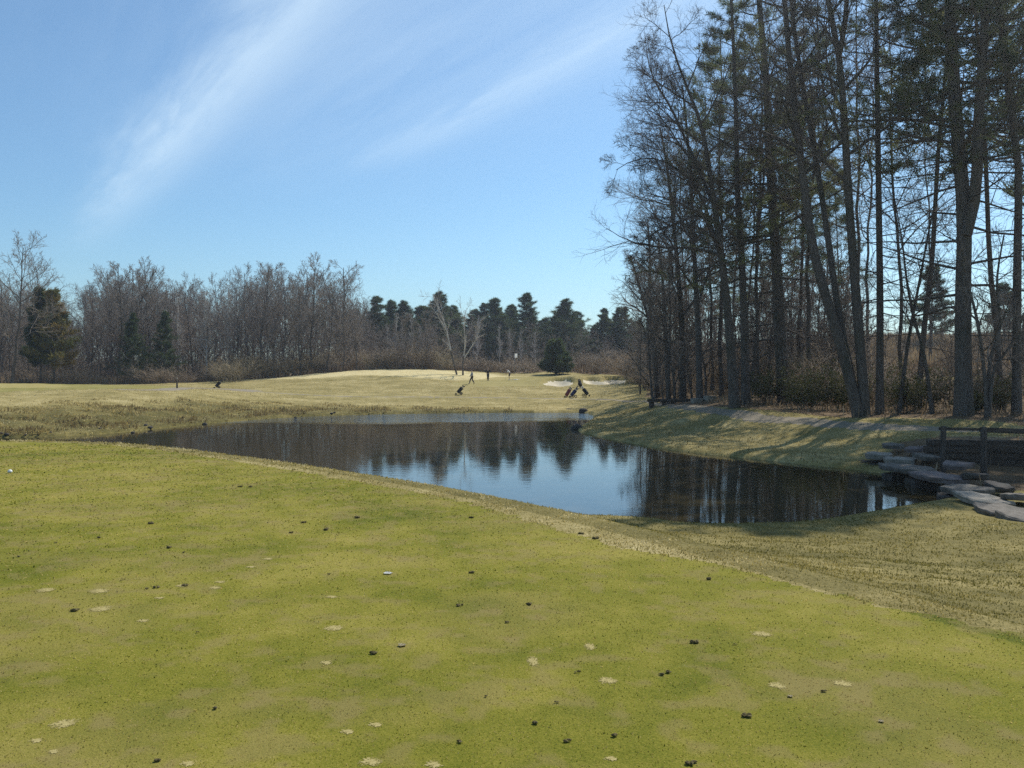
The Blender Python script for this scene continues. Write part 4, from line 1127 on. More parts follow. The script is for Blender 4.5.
for px, py, Y, L, W, T, hd, tl, mt, lab in SL:
    p = at(px, py, Y)
    o = tag(link('flat_stone', slab_mesh(gs, L * 1.18, W * 1.05, T * .62), M[mt]), lab, 'stone slab', 'flat stones edging the pond outlet')
    o.location = p; o.rotation_euler = (tl, gs.normal(0, .03), hd + gs.normal(0, .1))
    # rough stones that carry the slab
    for k in range(2):
        q = p + np.array([gs.uniform(-.25, .35), (k - .5) * L * .55, -T]);
        h = q[2] - (WATER - .35)
        if h > .1:
            b = tag(link('foundation_stone', slab_mesh(gs, .85, .8, h, 8), M['stone_dark']), 'dark rough stone carrying the slabs at the waterline', 'stone', 'foundation stones below the slab row')
            b.location = (q[0], q[1], q[2] - .02); b.rotation_euler = (0, 0, gs.random() * 3)
for px, py, Y, s, mt, lab in [(893, 444, 33.6, 1.2, 'stone', 'flat fieldstone above the far end of the slab row'), (917, 447, 32.2, 1.1, 'stone_red', 'reddish fieldstone behind the second slab'), (928, 455, 30.3, 1.2, 'stone', 'grey fieldstone left of the first fence post'),
                         (958, 463, 28.2, 1.1, 'stone_red', 'fieldstone just nearer than the first fence post'), (975, 474, 26.0, 1.2, 'stone_dark', 'dark fieldstone right of the broad reddish slab'), (998, 484, 24.2, 1.1, 'stone_dark', 'dark fieldstone right of the middle slabs'), (1022, 494, 22.4, 1.2, 'stone', 'grey fieldstone at the right edge beyond the near slabs')]:
    p = at(px, py, Y); o = tag(link('fieldstone', slab_mesh(gs, s * .95, s * .7, .16, 8), M[mt]), lab, 'stone', 'fieldstones behind the slab row')
    z = gz(p[0], p[1]); o.location = (p[0], p[1], max(p[2], z + .12)); o.rotation_euler = (gs.normal(0, .06), gs.normal(0, .06), gs.random() * 3)

def boxmesh(name, sx, sy, sz, bev=.015, jit=0.0, g=gs, cuts=0):
    bm = bmesh.new(); bmesh.ops.create_cube(bm, size=1)
    for v in bm.verts: v.co = Vector((v.co.x * sx, v.co.y * sy, v.co.z * sz))
    if bev: bmesh.ops.bevel(bm, geom=list(bm.edges), offset=bev, segments=2, affect='EDGES')
    if jit:
        for v in bm.verts: v.co += Vector(g.normal(0, jit, 3))
    me = bpy.data.meshes.new(name); bm.to_mesh(me); bm.free(); return me

def between(name, a, b, w, h, mat, parent, org):
    a, b = Vector(a), Vector(b); d = b - a
    o = link(name, boxmesh(name, d.length, w, h, .02, .004), mat, parent)
    o.location = (a + b) / 2 - Vector(org)
    o.rotation_euler = d.to_track_quat('X', 'Z').to_euler()
    return o
def post(px, Ytop, ybase_px, ytop_px, w, mat, parent, org):
    a = at(px, ybase_px, Ytop); b = at(px, ytop_px, Ytop)
    z0 = min(a[2], gz(a[0], a[1])) - .25
    h = b[2] - z0
    bm = bmesh.new(); bmesh.ops.create_cube(bm, size=1)
    for v in bm.verts:
        v.co = Vector((v.co.x * w, v.co.y * w, (v.co.z + .5) * h))
    top = [f for f in bm.faces if f.normal.z > .9][0]
    bmesh.ops.bevel(bm, geom=list(bm.edges), offset=.025, segments=2, affect='EDGES')
    me = bpy.data.meshes.new('post'); bm.to_mesh(me); bm.free()
    o = link('post', me, mat, parent); o.location = Vector((a[0], a[1], z0)) - Vector(org); o.rotation_euler = (0, gs.normal(0, .02), gs.normal(0, .2))
    return Vector((a[0], a[1], b[2]))
org = ground_at(943, 29.5)
fence = tag(empty('timber_fence', org), 'dark weathered timber rail fence with squared posts beside the pond outlet', 'fence')
tops = [post(px, Y, 459, yt, .17, M['timber_v'], fence, org) for px, Y, yt in [(943, 29.5, 426), (984, 29.0, 427), (1031, 28.5, 429), (1085, 28.0, 431)]]
for i in range(3):
    a, b = tops[i], tops[i + 1]
    k = Vector((0, .14, 0))
    between('rail', a + k + Vector((-.1, 0, -.10)), b + k + Vector((.1, 0, -.10)), .06, .09 if i == 0 else .17, M['timber'], fence, org)
    between('rail', a + k + Vector((-.1, 0, -.62)), b + k + Vector((.1, 0, -.62)), .05, .10, M['timber'], fence, org)
wo = ground_at(930, 30.7)
rw = tag(empty('retaining_wall', wo), 'low dark timber retaining wall of stacked sleepers behind the fence posts', 'retaining wall')
a0, b0 = at(924, 442.5, 30.9), at(1130, 444.5, 28.9)  # wall drawn forward and higher; dark sleepers stand in for shaded ground
for k in range(4):
    d = Vector((0, 0, -.235 * k)); between('sleeper', Vector(a0) + d + Vector((gs.normal(0, .06), gs.normal(0, .015), 0)), Vector(b0) + d, .22, .225, M['timber'], rw, wo)

bo = ground_at(682, 62.5)
bar = tag(empty('timber_barrier', bo), 'low dark timber barrier beside the cart path where it enters the grove', 'barrier')
bp = [post(px, 62.5, 406, 399.5, .26, M['timber_v'], bar, bo) for px in (651, 664, 673, 684, 698)]
between('beam', bp[0] + Vector((-.3, -.24, -.06)), bp[-1] + Vector((.4, -.24, -.06)), .2, .24, M['timber'], bar, bo)
for px, py, lab in [(697, 404.5, 'pale flat stone at the right end of the low timber barrier'), (710, 404, 'pale flat stone by the path, right of the one at the barrier end')]:
    p = ground_at(px, 59.5); o = tag(link('flat_stone', slab_mesh(gs, .95, .7, .45), M['stone_pale']), lab, 'stone slab'); o.location = (p[0], p[1], p[2] + .28)

# shore rocks
for px, py, Y, s, lab in [(584, 411, 73.5, (.42, .36, .30), 'large dark rock at the tip of the right bank, far shore'), (577.5, 429, 53.6, (.42, .34, .24), 'dark rock at the point of the right bank nearest the path bend'), (568, 411.5, 75.0, (.35, .3, .2), 'small dark rock left of the large far-shore rock')]:
    me = lump(gs, *s, .3, 3); o = tag(link('shore_rock', me, M['stone_dark']), lab, 'rock'); p = at(px, py, Y); o.location = (p[0], p[1], WATER + s[2] * .35)
proto = [lump(gs, .3, .24, .17, .3, 2) for i in range(4)]
for m in proto: m.materials.append(M['stone_dark'])
acc = 0
for i in range(len(POND)):
    x, y = POND[i]
    if y > 44 and -33 < x < -12 and gs.random() < .5:
        n = 1 + int(gs.random() < .4)
        for k in range(n):
            o = bpy.data.objects.new('shore_rock', proto[gs.integers(0, 4)]); COL.objects.link(o)
            xx, yy = x + gs.uniform(-1.2, 1.2), y + gs.uniform(-.1, .5)
            s = gs.uniform(.25, .6); o.scale = (s, s, s); o.rotation_euler = (0, 0, gs.random() * 6); o.location = (xx, yy, max(gz(xx, yy), WATER) + .03)
            tag(o, 'small dark rock on the far shoreline of the pond', 'rock', 'small rocks along the far shore')

# ------------------------------------------------------------------ bits on the tee
def tee_pt(px, py):
    d = ray(px, py); p = np.array([0, 0, EYE]); s = (EYE - 0.0) / -d[2]
    for _ in range(3):
        q = p + d * s; s = (EYE - gz(q[0], q[1])) / -d[2]
    return p + d * s
t = NT('clod_soil'); _f = t.noise(t.coord('Object'), 60, 5, .7); t.bump(_f, .8, .01)
M['clod'] = t.out(t.ramp(_f, [(.3, (.06, .045, .024)), (.52, (.13, .105, .045)), (.75, (.27, .22, .11))]), .95, .1)
t = NT('divot_sand'); _f = t.noise(t.coord('Object'), 90, 5, .75)
_al = t.math('GREATER_THAN', t.math('ADD', t.attr('edge'), t.math('ADD', t.math('MULTIPLY', t.math('SUBTRACT', t.noise(t.coord('Object'), 75, 4, .6), .5), 2.4), t.math('MULTIPLY', t.math('SUBTRACT', t.noise(t.coord('Object'), 260, 3, .7), .5), 2.0))), .55)
t.link(_al, t.b.inputs['Alpha'])
M['divot'] = t.out(t.ramp(_f, [(.30, (.26, .21, .07)), (.5, (.36, .295, .115)), (.75, (.48, .40, .19))]), .95, .1)
CL = [(151, 524, 10), (100, 538, 7), (56, 543, 6), (18, 557, 6), (168, 548, 10), (183, 553, 6), (240, 487, 7), (250, 487, 7), (358, 518, 11), (328, 530, 12), (291, 533, 6), (304, 523, 8), (75, 611, 13), (147, 589, 6), (156, 588, 10), (185, 586, 9), (374, 654, 12), (215, 709, 10), (198, 633, 6), (156, 762, 12), (328, 575, 6),
      (472, 518, 9), (471, 573, 10), (460, 606, 11), (530, 605, 11), (507, 623, 8), (577, 673, 9), (534, 724, 13), (459, 743, 10), (567, 742, 13), (615, 737, 11), (557, 703, 8), (691, 764, 18), (486, 697, 7), (595, 539, 10), (581, 534, 8), (694, 643, 14), (707, 580, 13), (747, 717, 14), (824, 692, 8), (735, 645, 6), (35, 445, 4)]
LBL = {(534, 724): 'dark ragged clod of turf at bottom centre of the tee, left of two smaller clods', (747, 717): 'brown turf clod lying alone right of bottom centre on the tee', (691, 764): 'large clod of turf cut by the bottom picture edge', (75, 611): 'brown clod beside pale sand scars at the left of the tee',
       (328, 530): 'long dark clod near the tee edge, left of centre', (472, 518): 'dark clod alone near the middle of the tee edge by the pond', (471, 573): 'upright dark clod in the middle of the tee, right of a white leaf', (374, 654): 'ragged clod right of a pale sand divot, left of centre'}
def clod(px, py, w):
    p = tee_pt(px, py); s = w * p[1] / F * .5 * .82
    bm = bmesh.new()
    for k in range(gs.integers(3, 7)):
        me = lump(gs, s * gs.uniform(.22, .55), s * gs.uniform(.2, .45), s * gs.uniform(.12, .30), .45, 2, True)
        n0 = len(bm.verts); bm.from_mesh(me); bm.verts.ensure_lookup_table()
        off = Vector((gs.uniform(-.6, .6) * s, gs.uniform(-.4, .4) * s, s * gs.uniform(.03, .16)))
        for v in bm.verts[n0:]: v.co += off
        bpy.data.meshes.remove(me)
    me = bpy.data.meshes.new('turf_clod'); bm.to_mesh(me); bm.free(); me.materials.append(M['clod'])
    o = bpy.data.objects.new('turf_clod', me); COL.objects.link(o); o.location = (p[0], p[1], p[2] + .006); return o
for c in CL:
    tag(clod(*c), LBL.get(c[:2], 'small loose brown clod of turf lying on the tee'), 'turf clod', 'loose clods of turf on the tee')
for c in [(660, 675, 11), (669, 673, 12)]:
    tag(clod(*c), 'one of two touching dark clods of turf right of the pale bottom-centre divot', 'turf clod', 'pair of touching turf clods')
DV = [(64, 724, 26), (36, 741, 12), (53, 752, 10), (371, 762, 22), (376, 725, 14), (348, 732, 14), (326, 663, 12), (332, 597, 12), (268, 559, 11), (251, 567, 10), (220, 582, 10), (181, 586, 12), (160, 598, 10), (100, 591, 20), (102, 609, 24), (47, 590, 18), (143, 621, 12), (215, 588, 12), (188, 764, 14),
      (533, 662, 12), (590, 647, 10), (608, 681, 20), (434, 765, 16), (611, 759, 12), (762, 634, 20), (777, 686, 18), (842, 684, 18), (335, 628, 20)]
LDV = {(64, 724): 'largest pale sand-filled divot, at the lower left of the tee', (608, 681): 'pale sand-filled divot below right of centre, left of two touching clods', (533, 662): 'narrow upright pale divot right of bottom centre', (371, 762): 'pale sandy divot cut by the bottom edge, left of centre'}
for px, py, w in DV:
    p = tee_pt(px, py); s = w * p[1] / F * .5 * 1.3; n = 64
    a = np.linspace(0, 2 * math.pi, n, endpoint=False); o2 = gs.random() * 40
    asp = 1.0 if (px, py) not in ((533, 662), (590, 647)) else 2.4
    rr = s * (.75 + .6 * fbm(np.cos(a) * 1.1 + o2, np.sin(a) * 1.1 + o2, 2, 3))
    vx = np.cos(a) * rr; vy = np.sin(a) * rr * .9 * asp
    V = []; 
    for f in (1.0, .8, .45):
        V += [(vx[i] * f, vy[i] * f, 0) for i in range(n)]
    V = np.array(V + [(0, 0, 0)]); hh = np.concatenate([np.full(n, .0012), np.full(n, .0016), np.full(n, .0018), [.0018]])
    V[:, 2] = terrain(V[:, 0] + p[0], V[:, 1] + p[1]) - p[2] + hh + fbm(V[:, 0] * 60, V[:, 1] * 60, 2, 6) * .0008
    Q = np.concatenate([np.stack([np.arange(n) + k * n, (np.arange(n) + 1) % n + k * n, (np.arange(n) + 1) % n + (k + 1) * n, np.arange(n) + (k + 1) * n], 1) for k in range(2)])
    T = np.stack([np.arange(n) + 2 * n, (np.arange(n) + 1) % n + 2 * n, np.full(n, 3 * n)], 1)
    o = link('sand_divot', mesh_np('sand_divot', V, [Q, T], True, {'edge': np.concatenate([np.zeros(n), np.full(n, .32), np.full(n, .75), [1.0]])}), M['divot']); o.location = p
    tag(o, LDV.get((px, py), 'pale sand-filled divot scar in the turf of the tee'), 'divot', 'sand-filled divots on the tee')
M['white'] = mat_plain('white_plastic', (.75, .75, .72), .5, .4, .05)
M['paleleaf'] = mat_plain('pale_leaf', (.44, .38, .24), .8, .2, .2, 30)
def leaf(px, py, w, lab, mat, rz):
    p = tee_pt(px, py); s = w * p[1] / F
    bm = bmesh.new(); n = 8; L = []; 
    for i in range(n):
        tq = i / (n - 1); wd = math.sin(math.pi * min(1, tq * .96 + .03)) * .42 * s * (1 + .45 * (i % 2)); zz = s * .30 * (tq - .5) ** 2
        L.append([bm.verts.new((wd * sgn, (tq - .5) * s, zz + abs(sgn) * s * .07)) for sgn in (-1, 0, 1)])
    for i in range(n - 1):
        for k in range(2): bm.faces.new((L[i][k], L[i][k + 1], L[i + 1][k + 1], L[i + 1][k]))
    bmesh.ops.solidify(bm, geom=bm.faces[:], thickness=.0015)
    me = bpy.data.meshes.new('fallen_leaf'); bm.to_mesh(me); bm.free()
    o = link('fallen_leaf', me, M[mat]); o.location = (p[0], p[1], p[2] + .004); o.rotation_euler = (.03, .05, rz)
    tag(o, lab, 'leaf')
leaf(388, 574, 9, 'curled white leaf on the tee left of the upright dark clod', 'white', .6)
leaf(402, 646, 9, 'thin pale curled leaf on the tee, below the white one', 'paleleaf', 1.3)
leaf(881, 722, 6, 'small pale leaf on the right of the tee near the bottom', 'paleleaf', .3)
leaf(790, 697, 6, 'small pale leaf right of the lone brown clod', 'paleleaf', 2.0)
def tee_marker(px, py, w, lab):
    p = tee_pt(px, py); s = w * p[1] / F * .5
    bm = bmesh.new(); bmesh.ops.create_uvsphere(bm, u_segments=16, v_segments=10, radius=s)
    for v in bm.verts:
        if v.co.z < 0: v.co.z *= .55
    bmesh.ops.create_cone(bm, cap_ends=True, segments=10, radius1=s * .15, radius2=s * .15, depth=s * 1.4, matrix=Matrix.Translation((0, 0, -s * .9)))
    me = bpy.data.meshes.new('tee_marker'); bm.to_mesh(me); bm.free()
    for q in me.polygons: q.use_smooth = True
    o = link('tee_marker', me, M['white']); o.location = (p[0], p[1], p[2] + s * .6); tag(o, lab, 'tee marker')
tee_marker(10, 473, 4.5, 'small white tee marker on the turf at the left edge')
tee_marker(178, 441.5, 4.0, 'small white tee marker on the far brow of the tee against the water')
# ------------------------------------------------------------------ golfers
M['skin'] = mat_plain('skin', (.48, .31, .23), .6, .3, .1)
M['hair'] = mat_plain('dark_hair', (.03, .022, .016), .6, .3, .1)
M['black'] = mat_plain('black_cloth', (.018, .018, .020), .8, .2, .2)
M['grey'] = mat_plain('grey_cloth', (.30, .31, .33), .8, .2, .1)
M['darkgrey'] = mat_plain('charcoal_cloth', (.05, .05, .055), .8, .2, .2)
M['whitecloth'] = mat_plain('white_cloth', (.78, .78, .76), .8, .2, .05)
M['metal'] = mat_plain('grey_metal', (.30, .30, .31), .35, .5, .1)
M['rubber'] = mat_plain('black_rubber', (.02, .02, .02), .8, .2, .1)
M['navy'] = mat_plain('navy_nylon', (.035, .04, .10), .7, .3, .2)
M['red'] = mat_plain('dark_red_nylon', (.20, .03, .03), .7, .3, .2)

def skin_mesh(name, chains, sub=2):
    """chains: lists of (key, xyz, r); shared keys join -> one continuous skinned surface"""
    bm = bmesh.new(); lay = bm.verts.layers.skin.verify(); vs = {}
    first = True
    for ch in chains:
        prev = None
        for key, co, r in ch:
            if key not in vs:
                v = bm.verts.new(co); v[lay].radius = (r, r) if np.isscalar(r) else r
                if first: v[lay].use_root = True; first = False
                vs[key] = v
            v = vs[key]
            if prev is not None and bm.edges.get((prev, v)) is None: bm.edges.new((prev, v))
            prev = v
    me = bpy.data.meshes.new(name); bm.to_mesh(me); bm.free()
    o = bpy.data.objects.new(name, me); COL.objects.link(o)
    o.modifiers.new('skin', 'SKIN').use_smooth_shade = True
    s = o.modifiers.new('sub', 'SUBSURF'); s.levels = s.render_levels = sub
    dg = bpy.context.evaluated_depsgraph_get()
    out = bpy.data.meshes.new_from_object(o.evaluated_get(dg)); out.name = name
    bpy.data.objects.remove(o); bpy.data.meshes.remove(me)
    for p in out.polygons: p.use_smooth = True
    return out

def person(px, py, Y, J, shirt, legs, shorts, label, rz=0.0, hair='hair'):
    """J: joints in metres, x along the picture, y away, z up, foot level 0"""
    p = at(px, py, Y); z = gz(p[0], p[1])
    R = dict(pelvis=.125, waist=.115, chest=.145, neck=.062, chin=.085, head=.108, crown=.085)
    sc = lambda k: tuple(J[k])
    spine = [(k, sc(k), (R[k] * 1.18, R[k] * .85) if k in ('pelvis', 'waist', 'chest') else R[k]) for k in ('pelvis', 'waist', 'chest', 'neck', 'chin', 'head', 'crown')]
    ch = [spine]
    for s in 'LR':
        ch.append([('chest', sc('chest'), .14), (s + 'sh', sc(s + 'sh'), .068), (s + 'el', sc(s + 'el'), .045), (s + 'wr', sc(s + 'wr'), .030), (s + 'ha', sc(s + 'ha'), .040), (s + 'fi', tuple(np.array(J[s + 'ha']) + (np.array(J[s + 'ha']) - np.array(J[s + 'wr'])) * .9), .018)])
        ch.append([('pelvis', sc('pelvis'), .12), (s + 'hip', sc(s + 'hip'), .095), (s + 'kn', sc(s + 'kn'), .060), (s + 'an', sc(s + 'an'), .040), (s + 'he', tuple(np.array(J[s + 'an']) + [0, 0, -.045]), .040), (s + 'to', sc(s + 'to'), .034)])
    nose = np.array(J['head']) + np.array(J.get('face', (0, -1, 0))) * .105
    ch.append([('head', sc('head'), .1), ('nose', tuple(nose), .022)])
    body = skin_mesh('person', ch); 
    o = tag(link('person', body, M['skin']), label, 'person', 'golfers on the green'); o.location = (p[0], p[1], z); o.rotation_euler = (0, 0, rz)
    g = .022
    top = [[('pelvis', tuple(np.array(J['pelvis']) * .7 + np.array(J['waist']) * .3), (.165, .125)), ('waist', sc('waist'), (.155, .118)), ('chest', sc('chest'), (.185, .14)), ('neck', tuple(np.array(J['neck']) * .75 + np.array(J['chest']) * .25), .078)]]
    for s in 'LR':
        top.append([('chest', sc('chest'), .17), (s + 'sh', sc(s + 'sh'), .088), (s + 'el', sc(s + 'el'), .064)] + ([(s + 'wr', sc(s + 'wr'), .046)] if not shorts else []))
    link('shirt', skin_mesh('shirt', top), M[shirt], o)
    bot = []
    for s in 'LR':
        c = [('pelvis', sc('pelvis'), (.16, .125)), (s + 'hip', sc(s + 'hip'), .115), (s + 'kn', sc(s + 'kn'), .086 if not shorts else .1)]
        if not shorts: c.append((s + 'an', tuple(np.array(J[s + 'an']) + [0, 0, .03]), .064))
        bot.append(c)
    link('shorts' if shorts else 'trousers', skin_mesh('legs', bot), M[legs], o)
    f = np.array(J.get('face', (0, -1, 0)))
    hd = [[('a', tuple(np.array(J['head']) - f * .035 + [0, 0, .03]), .108), ('b', tuple(np.array(J['crown']) - f * .02 + [0, 0, .015]), .088)]]
    link('hair', skin_mesh('hair', hd), M[hair], o)
    for s in 'LR':
        a = np.array(J[s + 'an']); tpos = np.array(J[s + 'to'])
        link('shoe', skin_mesh('shoe', [[('h', tuple(a + [0, 0, -.05]), .052), ('m', tuple((a + tpos) / 2 + [0, 0, -.03]), .048), ('t', tuple(tpos), .04)]], 1), M['white' if shorts else 'darkgrey'], o)
    return o
def J0(**k):
    d = dict(pelvis=(0, 0, .95), waist=(0, 0, 1.12), chest=(0, 0, 1.34), neck=(0, 0, 1.50), chin=(0, -.02, 1.57), head=(0, -.01, 1.65), crown=(0, 0, 1.73),
             Lsh=(-.19, 0, 1.42), Lel=(-.25, .02, 1.14), Lwr=(-.26, -.05, .90), Lha=(-.26, -.07, .83), Rsh=(.19, 0, 1.42), Rel=(.25, .02, 1.14), Rwr=(.26, -.05, .90), Rha=(.26, -.07, .83),
             Lhip=(-.095, 0, .90), Lkn=(-.10, -.02, .50), Lan=(-.10, .02, .09), Lto=(-.12, -.15, .035), Rhip=(.095, 0, .90), Rkn=(.10, -.02, .50), Ran=(.10, .02, .09), Rto=(.12, -.15, .035))
    d.update(k); return d
person(472, 383.6, 103, J0(face=(-1, 0, 0), chin=(-.02, 0, 1.57), Lsh=(0, -.19, 1.42), Lel=(.06, -.24, 1.15), Lwr=(-.08, -.24, .93), Lha=(-.12, -.24, .87), Rsh=(0, .19, 1.42), Rel=(-.12, .24, 1.17), Rwr=(-.24, .22, .98), Rha=(-.29, .21, .93),
       Lhip=(0, -.095, .90), Lkn=(-.20, -.10, .54), Lan=(-.30, -.10, .11), Lto=(-.46, -.10, .08), Rhip=(0, .095, .90), Rkn=(.05, .10, .50), Ran=(.27, .10, .13), Rto=(.14, .10, .035)),
       'grey', 'darkgrey', False, 'person in grey top and dark trousers striding left across the green')
person(488, 380.9, 116, J0(Lsh=(-.2, 0, 1.42), Lel=(-.40, -.02, 1.22), Lwr=(-.24, -.16, 1.10), Lha=(-.18, -.18, 1.08), Rsh=(.2, 0, 1.42), Rel=(.42, -.02, 1.24), Rwr=(.52, -.1, 1.30), Rha=(.55, -.12, 1.33), Rkn=(.07, -.02, .5), Lkn=(-.07, -.02, .5), Ran=(.06, .02, .09), Lan=(-.06, .02, .09)),
       'black', 'darkgrey', False, 'person all in black standing on the green with elbows out')
person(509, 380.6, 117, J0(face=(-.75, 0, -.65), pelvis=(.10, 0, .93), waist=(.05, 0, 1.10), chest=(-.10, 0, 1.27), neck=(-.22, 0, 1.37), chin=(-.29, 0, 1.38), head=(-.33, 0, 1.45), crown=(-.37, 0, 1.53),
       Lsh=(-.13, -.19, 1.31), Lel=(-.27, -.20, 1.06), Lwr=(-.36, -.06, .86), Lha=(-.38, -.03, .79), Rsh=(-.13, .19, 1.31), Rel=(-.27, .20, 1.06), Rwr=(-.36, .06, .86), Rha=(-.38, .03, .79),
       Lhip=(.09, -.15, .88), Lkn=(.0, -.16, .50), Lan=(.06, -.17, .09), Lto=(-.11, -.18, .035), Rhip=(.09, .15, .88), Rkn=(.0, .16, .50), Ran=(.06, .17, .09), Rto=(-.11, .18, .035)),
       'whitecloth', 'black', True, 'person in white shirt and black shorts bent over a putt on the green')

def tube_mesh(name, lines, sides=8):
    g = Geo()
    for pts, r in lines:
        P = path_pts(pts, max(6, 4 * len(pts))); g.tubes(P[None], np.full((1, len(P)), r), sides)
    return g.mesh(name)
pp = at(509, 380.6, 117); pz = gz(pp[0], pp[1])
pt_ = tag(link('golf_putter', tube_mesh('golf_putter', [([(-.37, 0, .98), (-.38, 0, .80), (-.52, 0, .06)], .012), ([(-.52, -.06, .04), (-.52, .06, .04)], .022)]), M['metal']), 'golf putter held by the person in the white shirt', 'golf club'); pt_.location = (pp[0], pp[1], pz)

# ------------------------------------------------------------------ golf trolleys and bags
def wheel(r, w):
    bm = bmesh.new(); n, m = 20, 8; rows = []
    for i in range(n):
        a = 2 * math.pi * i / n; row = []
        for j in range(m):
            b = 2 * math.pi * j / m; rad = r - w * .5 + math.cos(b) * w * .5
            row.append(bm.verts.new((math.sin(b) * w * .5, math.cos(a) * rad, math.sin(a) * rad)))
        rows.append(row)
    for i in range(n):
        for j in range(m): bm.faces.new((rows[i][j], rows[(i + 1) % n][j], rows[(i + 1) % n][(j + 1) % m], rows[i][(j + 1) % m]))
    for i in range(5):
        a = 2 * math.pi * i / 5
        bmesh.ops.create_cone(bm, cap_ends=True, segments=6, radius1=.012, radius2=.012, depth=r * .9, matrix=Matrix.Rotation(a, 4, 'X') @ Matrix.Translation((0, 0, r * .45)))
    bmesh.ops.create_cone(bm, cap_ends=True, segments=10, radius1=.03, radius2=.03, depth=w * 1.4, matrix=Matrix.Rotation(math.pi / 2, 4, 'Y'))
    bmesh.ops.recalc_face_normals(bm, faces=bm.faces)
    me = bpy.data.meshes.new('wheel'); bm.to_mesh(me); bm.free(); return me
def lathe(prof, n=16):
    bm = bmesh.new(); R = []
    for r, z in prof: R.append([bm.verts.new((r * math.cos(2 * math.pi * i / n), r * math.sin(2 * math.pi * i / n), z)) for i in range(n)])
    for a, b in zip(R[:-1], R[1:]):
        for i in range(n): bm.faces.new((a[i], a[(i + 1) % n], b[(i + 1) % n], b[i]))
    bm.faces.new(R[0][::-1]); bm.faces.new(R[-1])
    me = bpy.data.meshes.new('lathe'); bm.to_mesh(me); bm.free()
    for p in me.polygons: p.use_smooth = True
    return me
WH = wheel(.15, .05); WF = wheel(.10, .045)
FR = tube_mesh('frame', [([(0, -.42, .12), (0, -.1, .30), (0, .50, .92)], .018), ([(-.30, .12, .15), (0, .02, .34), (.30, .12, .15)], .015), ([(-.06, -.30, .17), (.06, -.30, .17)], .02)])
HD = tube_mesh('handle', [([(0, .48, .90), (0, .66, 1.02), (0, .80, 1.02)], .016), ([(-.12, .80, 1.02), (.12, .80, 1.02)], .02)])
BAG = lathe([(.10, 0), (.125, .03), (.125, .30), (.135, .62), (.125, .80), (.14, .83), (.14, .87), (.115, .875)])
PK = lump(gs, .09, .07, .22, .12, 2)
CLUBS = tube_mesh('clubs', [([(.05 * math.cos(a), .05 * math.sin(a), .7), (.075 * math.cos(a), .075 * math.sin(a), 1.10 + .05 * (i % 3))], .010) for i, a in enumerate(np.linspace(0, 6, 7))], 5)
HEADS = None
gg = Geo()
def trolley(px, py, Y, rz, bagmat, lab_t, lab_b, cover=None):
    p = at(px, py, Y); z = gz(p[0], p[1]); 
    r = tag(empty('golf_trolley', (p[0], p[1], z), rz), lab_t, 'golf trolley', 'golf trolleys')
    link('frame', FR, M['metal'], r); link('handle', HD, M['black'], r)
    for sx in (-1, 1):
        w = link('wheel', WH, M['rubber'], r); w.location = (sx * .31, .12, .15)
    w = link('wheel', WF, M['rubber'], r); w.location = (0, -.44, .10)
    b = tag(empty('golf_bag', (p[0], p[1], z), rz), lab_b, 'golf bag', 'golf bags on trolleys')
    rot = (-math.radians(42), 0, 0); off = (0, -.24, .24); bs = (1.45, 1.45, .78)
    me = BAG.copy(); me.materials.clear()
    o = link('bag_body', me, M[bagmat], b); o.location = off; o.rotation_euler = rot; o.scale = bs
    for sx in (-1, 1):
        mk = PK.copy(); mk.materials.clear(); o = link('pocket', mk, M[bagmat], b); q = Matrix.Rotation(rot[0], 3, 'X') @ Vector((sx * .17, 0, .28)); o.location = Vector(off) + q; o.rotation_euler = rot
    o = link('clubs', CLUBS, M['metal'], b); o.location = off; o.rotation_euler = rot; o.scale = bs
    hm = bmesh.new()
    for i, a in enumerate(np.linspace(0, 6, 7)):
        bmesh.ops.create_icosphere(hm, subdivisions=2, radius=.05, matrix=Matrix.Translation((.08 * math.cos(a), .08 * math.sin(a), 1.14 + .05 * (i % 3))) @ Matrix.Diagonal((1, .8, 1.2, 1)))
    me = bpy.data.meshes.new('club_covers'); hm.to_mesh(me); hm.free()
    o = link('club_covers', me, M[cover or 'black'], b); o.location = off; o.rotation_euler = rot; o.scale = bs
R_ = math.radians
trolley(460, 396.3, 90, R_(-80), 'black', 'golf trolley with handle to the right, below the striding person', 'black golf bag on the trolley below the striding person')
trolley(218, 387.6, 103, R_(-75), 'black', 'golf trolley alone on the path at the far left', 'black golf bag on the trolley at the far left', None)
trolley(568, 396.8, 87, R_(-50), 'red', 'golf trolley leftmost of the group below the small bunker', 'dark red golf bag leftmost of the group below the small bunker', 'navy')
trolley(573.5, 396.8, 86.5, R_(-70), 'navy', 'golf trolley with navy bag, middle of the group below the bunkers', 'navy golf bag in the middle of the group below the bunkers', 'navy')
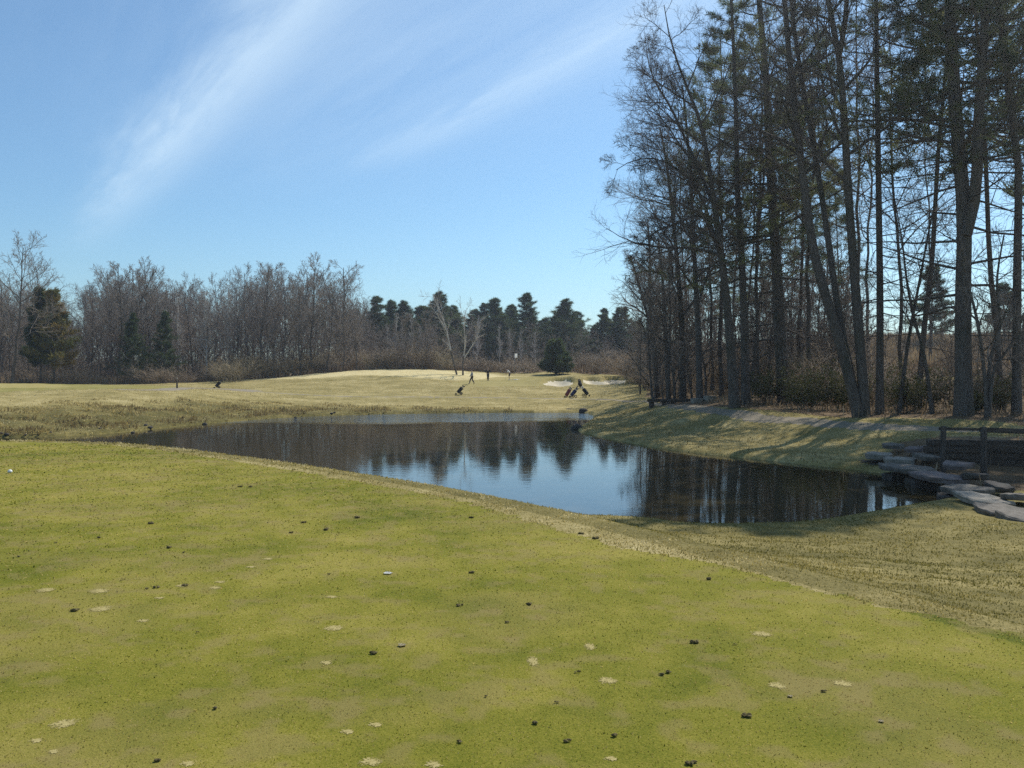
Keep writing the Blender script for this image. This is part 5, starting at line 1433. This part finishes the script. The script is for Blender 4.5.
trolley(585.5, 396.8, 87, R_(60), 'black', 'golf trolley rightmost of the group below the white bunkers', 'black golf bag with a white club cover, rightmost of the group', 'whitecloth')
trolley(580, 390.5, 100, R_(10), 'black', 'golf trolley farther up the slope behind the other trolleys', 'black golf bag farther up the slope behind the others')

# flagstick, post
def rod(name, h, r, mat, parent=None):
    me = lathe([(r, 0), (r, h * .5), (r * .8, h)], 10); return link(name, me, M[mat], parent)
fb = ground_at(514.5, 131)
fl = tag(empty('golf_flag', fb), 'small white flag on a thin pole rising behind the crest of the green', 'flag')
H = at(515, 353.5, 131)[2] - fb[2]
rod('pole', H, .022, 'metal', fl)
bm = bmesh.new()
for i in range(7):
    for j in range(2): bm.verts.new((.02 + i * .075, .05 * math.sin(i * 1.1), H - .04 - j * .62 + .01 * i))
bm.verts.ensure_lookup_table()
for i in range(6): bm.faces.new((bm.verts[2 * i], bm.verts[2 * i + 1], bm.verts[2 * i + 3], bm.verts[2 * i + 2]))
bmesh.ops.solidify(bm, geom=bm.faces[:], thickness=.01)
me = bpy.data.meshes.new('flag'); bm.to_mesh(me); bm.free(); link('flag_cloth', me, M['whitecloth'], fl)
lp = at(513, 380.7, 116); lz = gz(lp[0], lp[1])
lf = tag(empty('lying_flag', (lp[0], lp[1], lz)), 'pale flag lying on the green at the feet of the bent person', 'flag')
o = rod('pole', 1.6, .02, 'whitecloth', lf); o.rotation_euler = (0, R_(88), R_(25)); o.location = (-.5, 0, .06)
me = lump(gs, .32, .12, .05, .3, 2); link('flag_cloth', me, M['whitecloth'], lf).location = (.3, .1, .07)
pb = ground_at(177, 98)
ps = tag(empty('marker_post', pb), 'short dark marker post with pale cap beside the far left path', 'post')
Hp = at(177, 377.5, 98)[2] - pb[2]
o = link('shaft', lathe([(.10, 0), (.10, Hp * .45), (.055, Hp * .5), (.055, Hp * .8)], 10), M['timber_v'], ps)
o = link('cap', lathe([(.07, Hp * .8), (.085, Hp * .83), (.085, Hp * .97), (.05, Hp)], 10), M['stone_pale'], ps)
scene.cycles.use_denoising = False
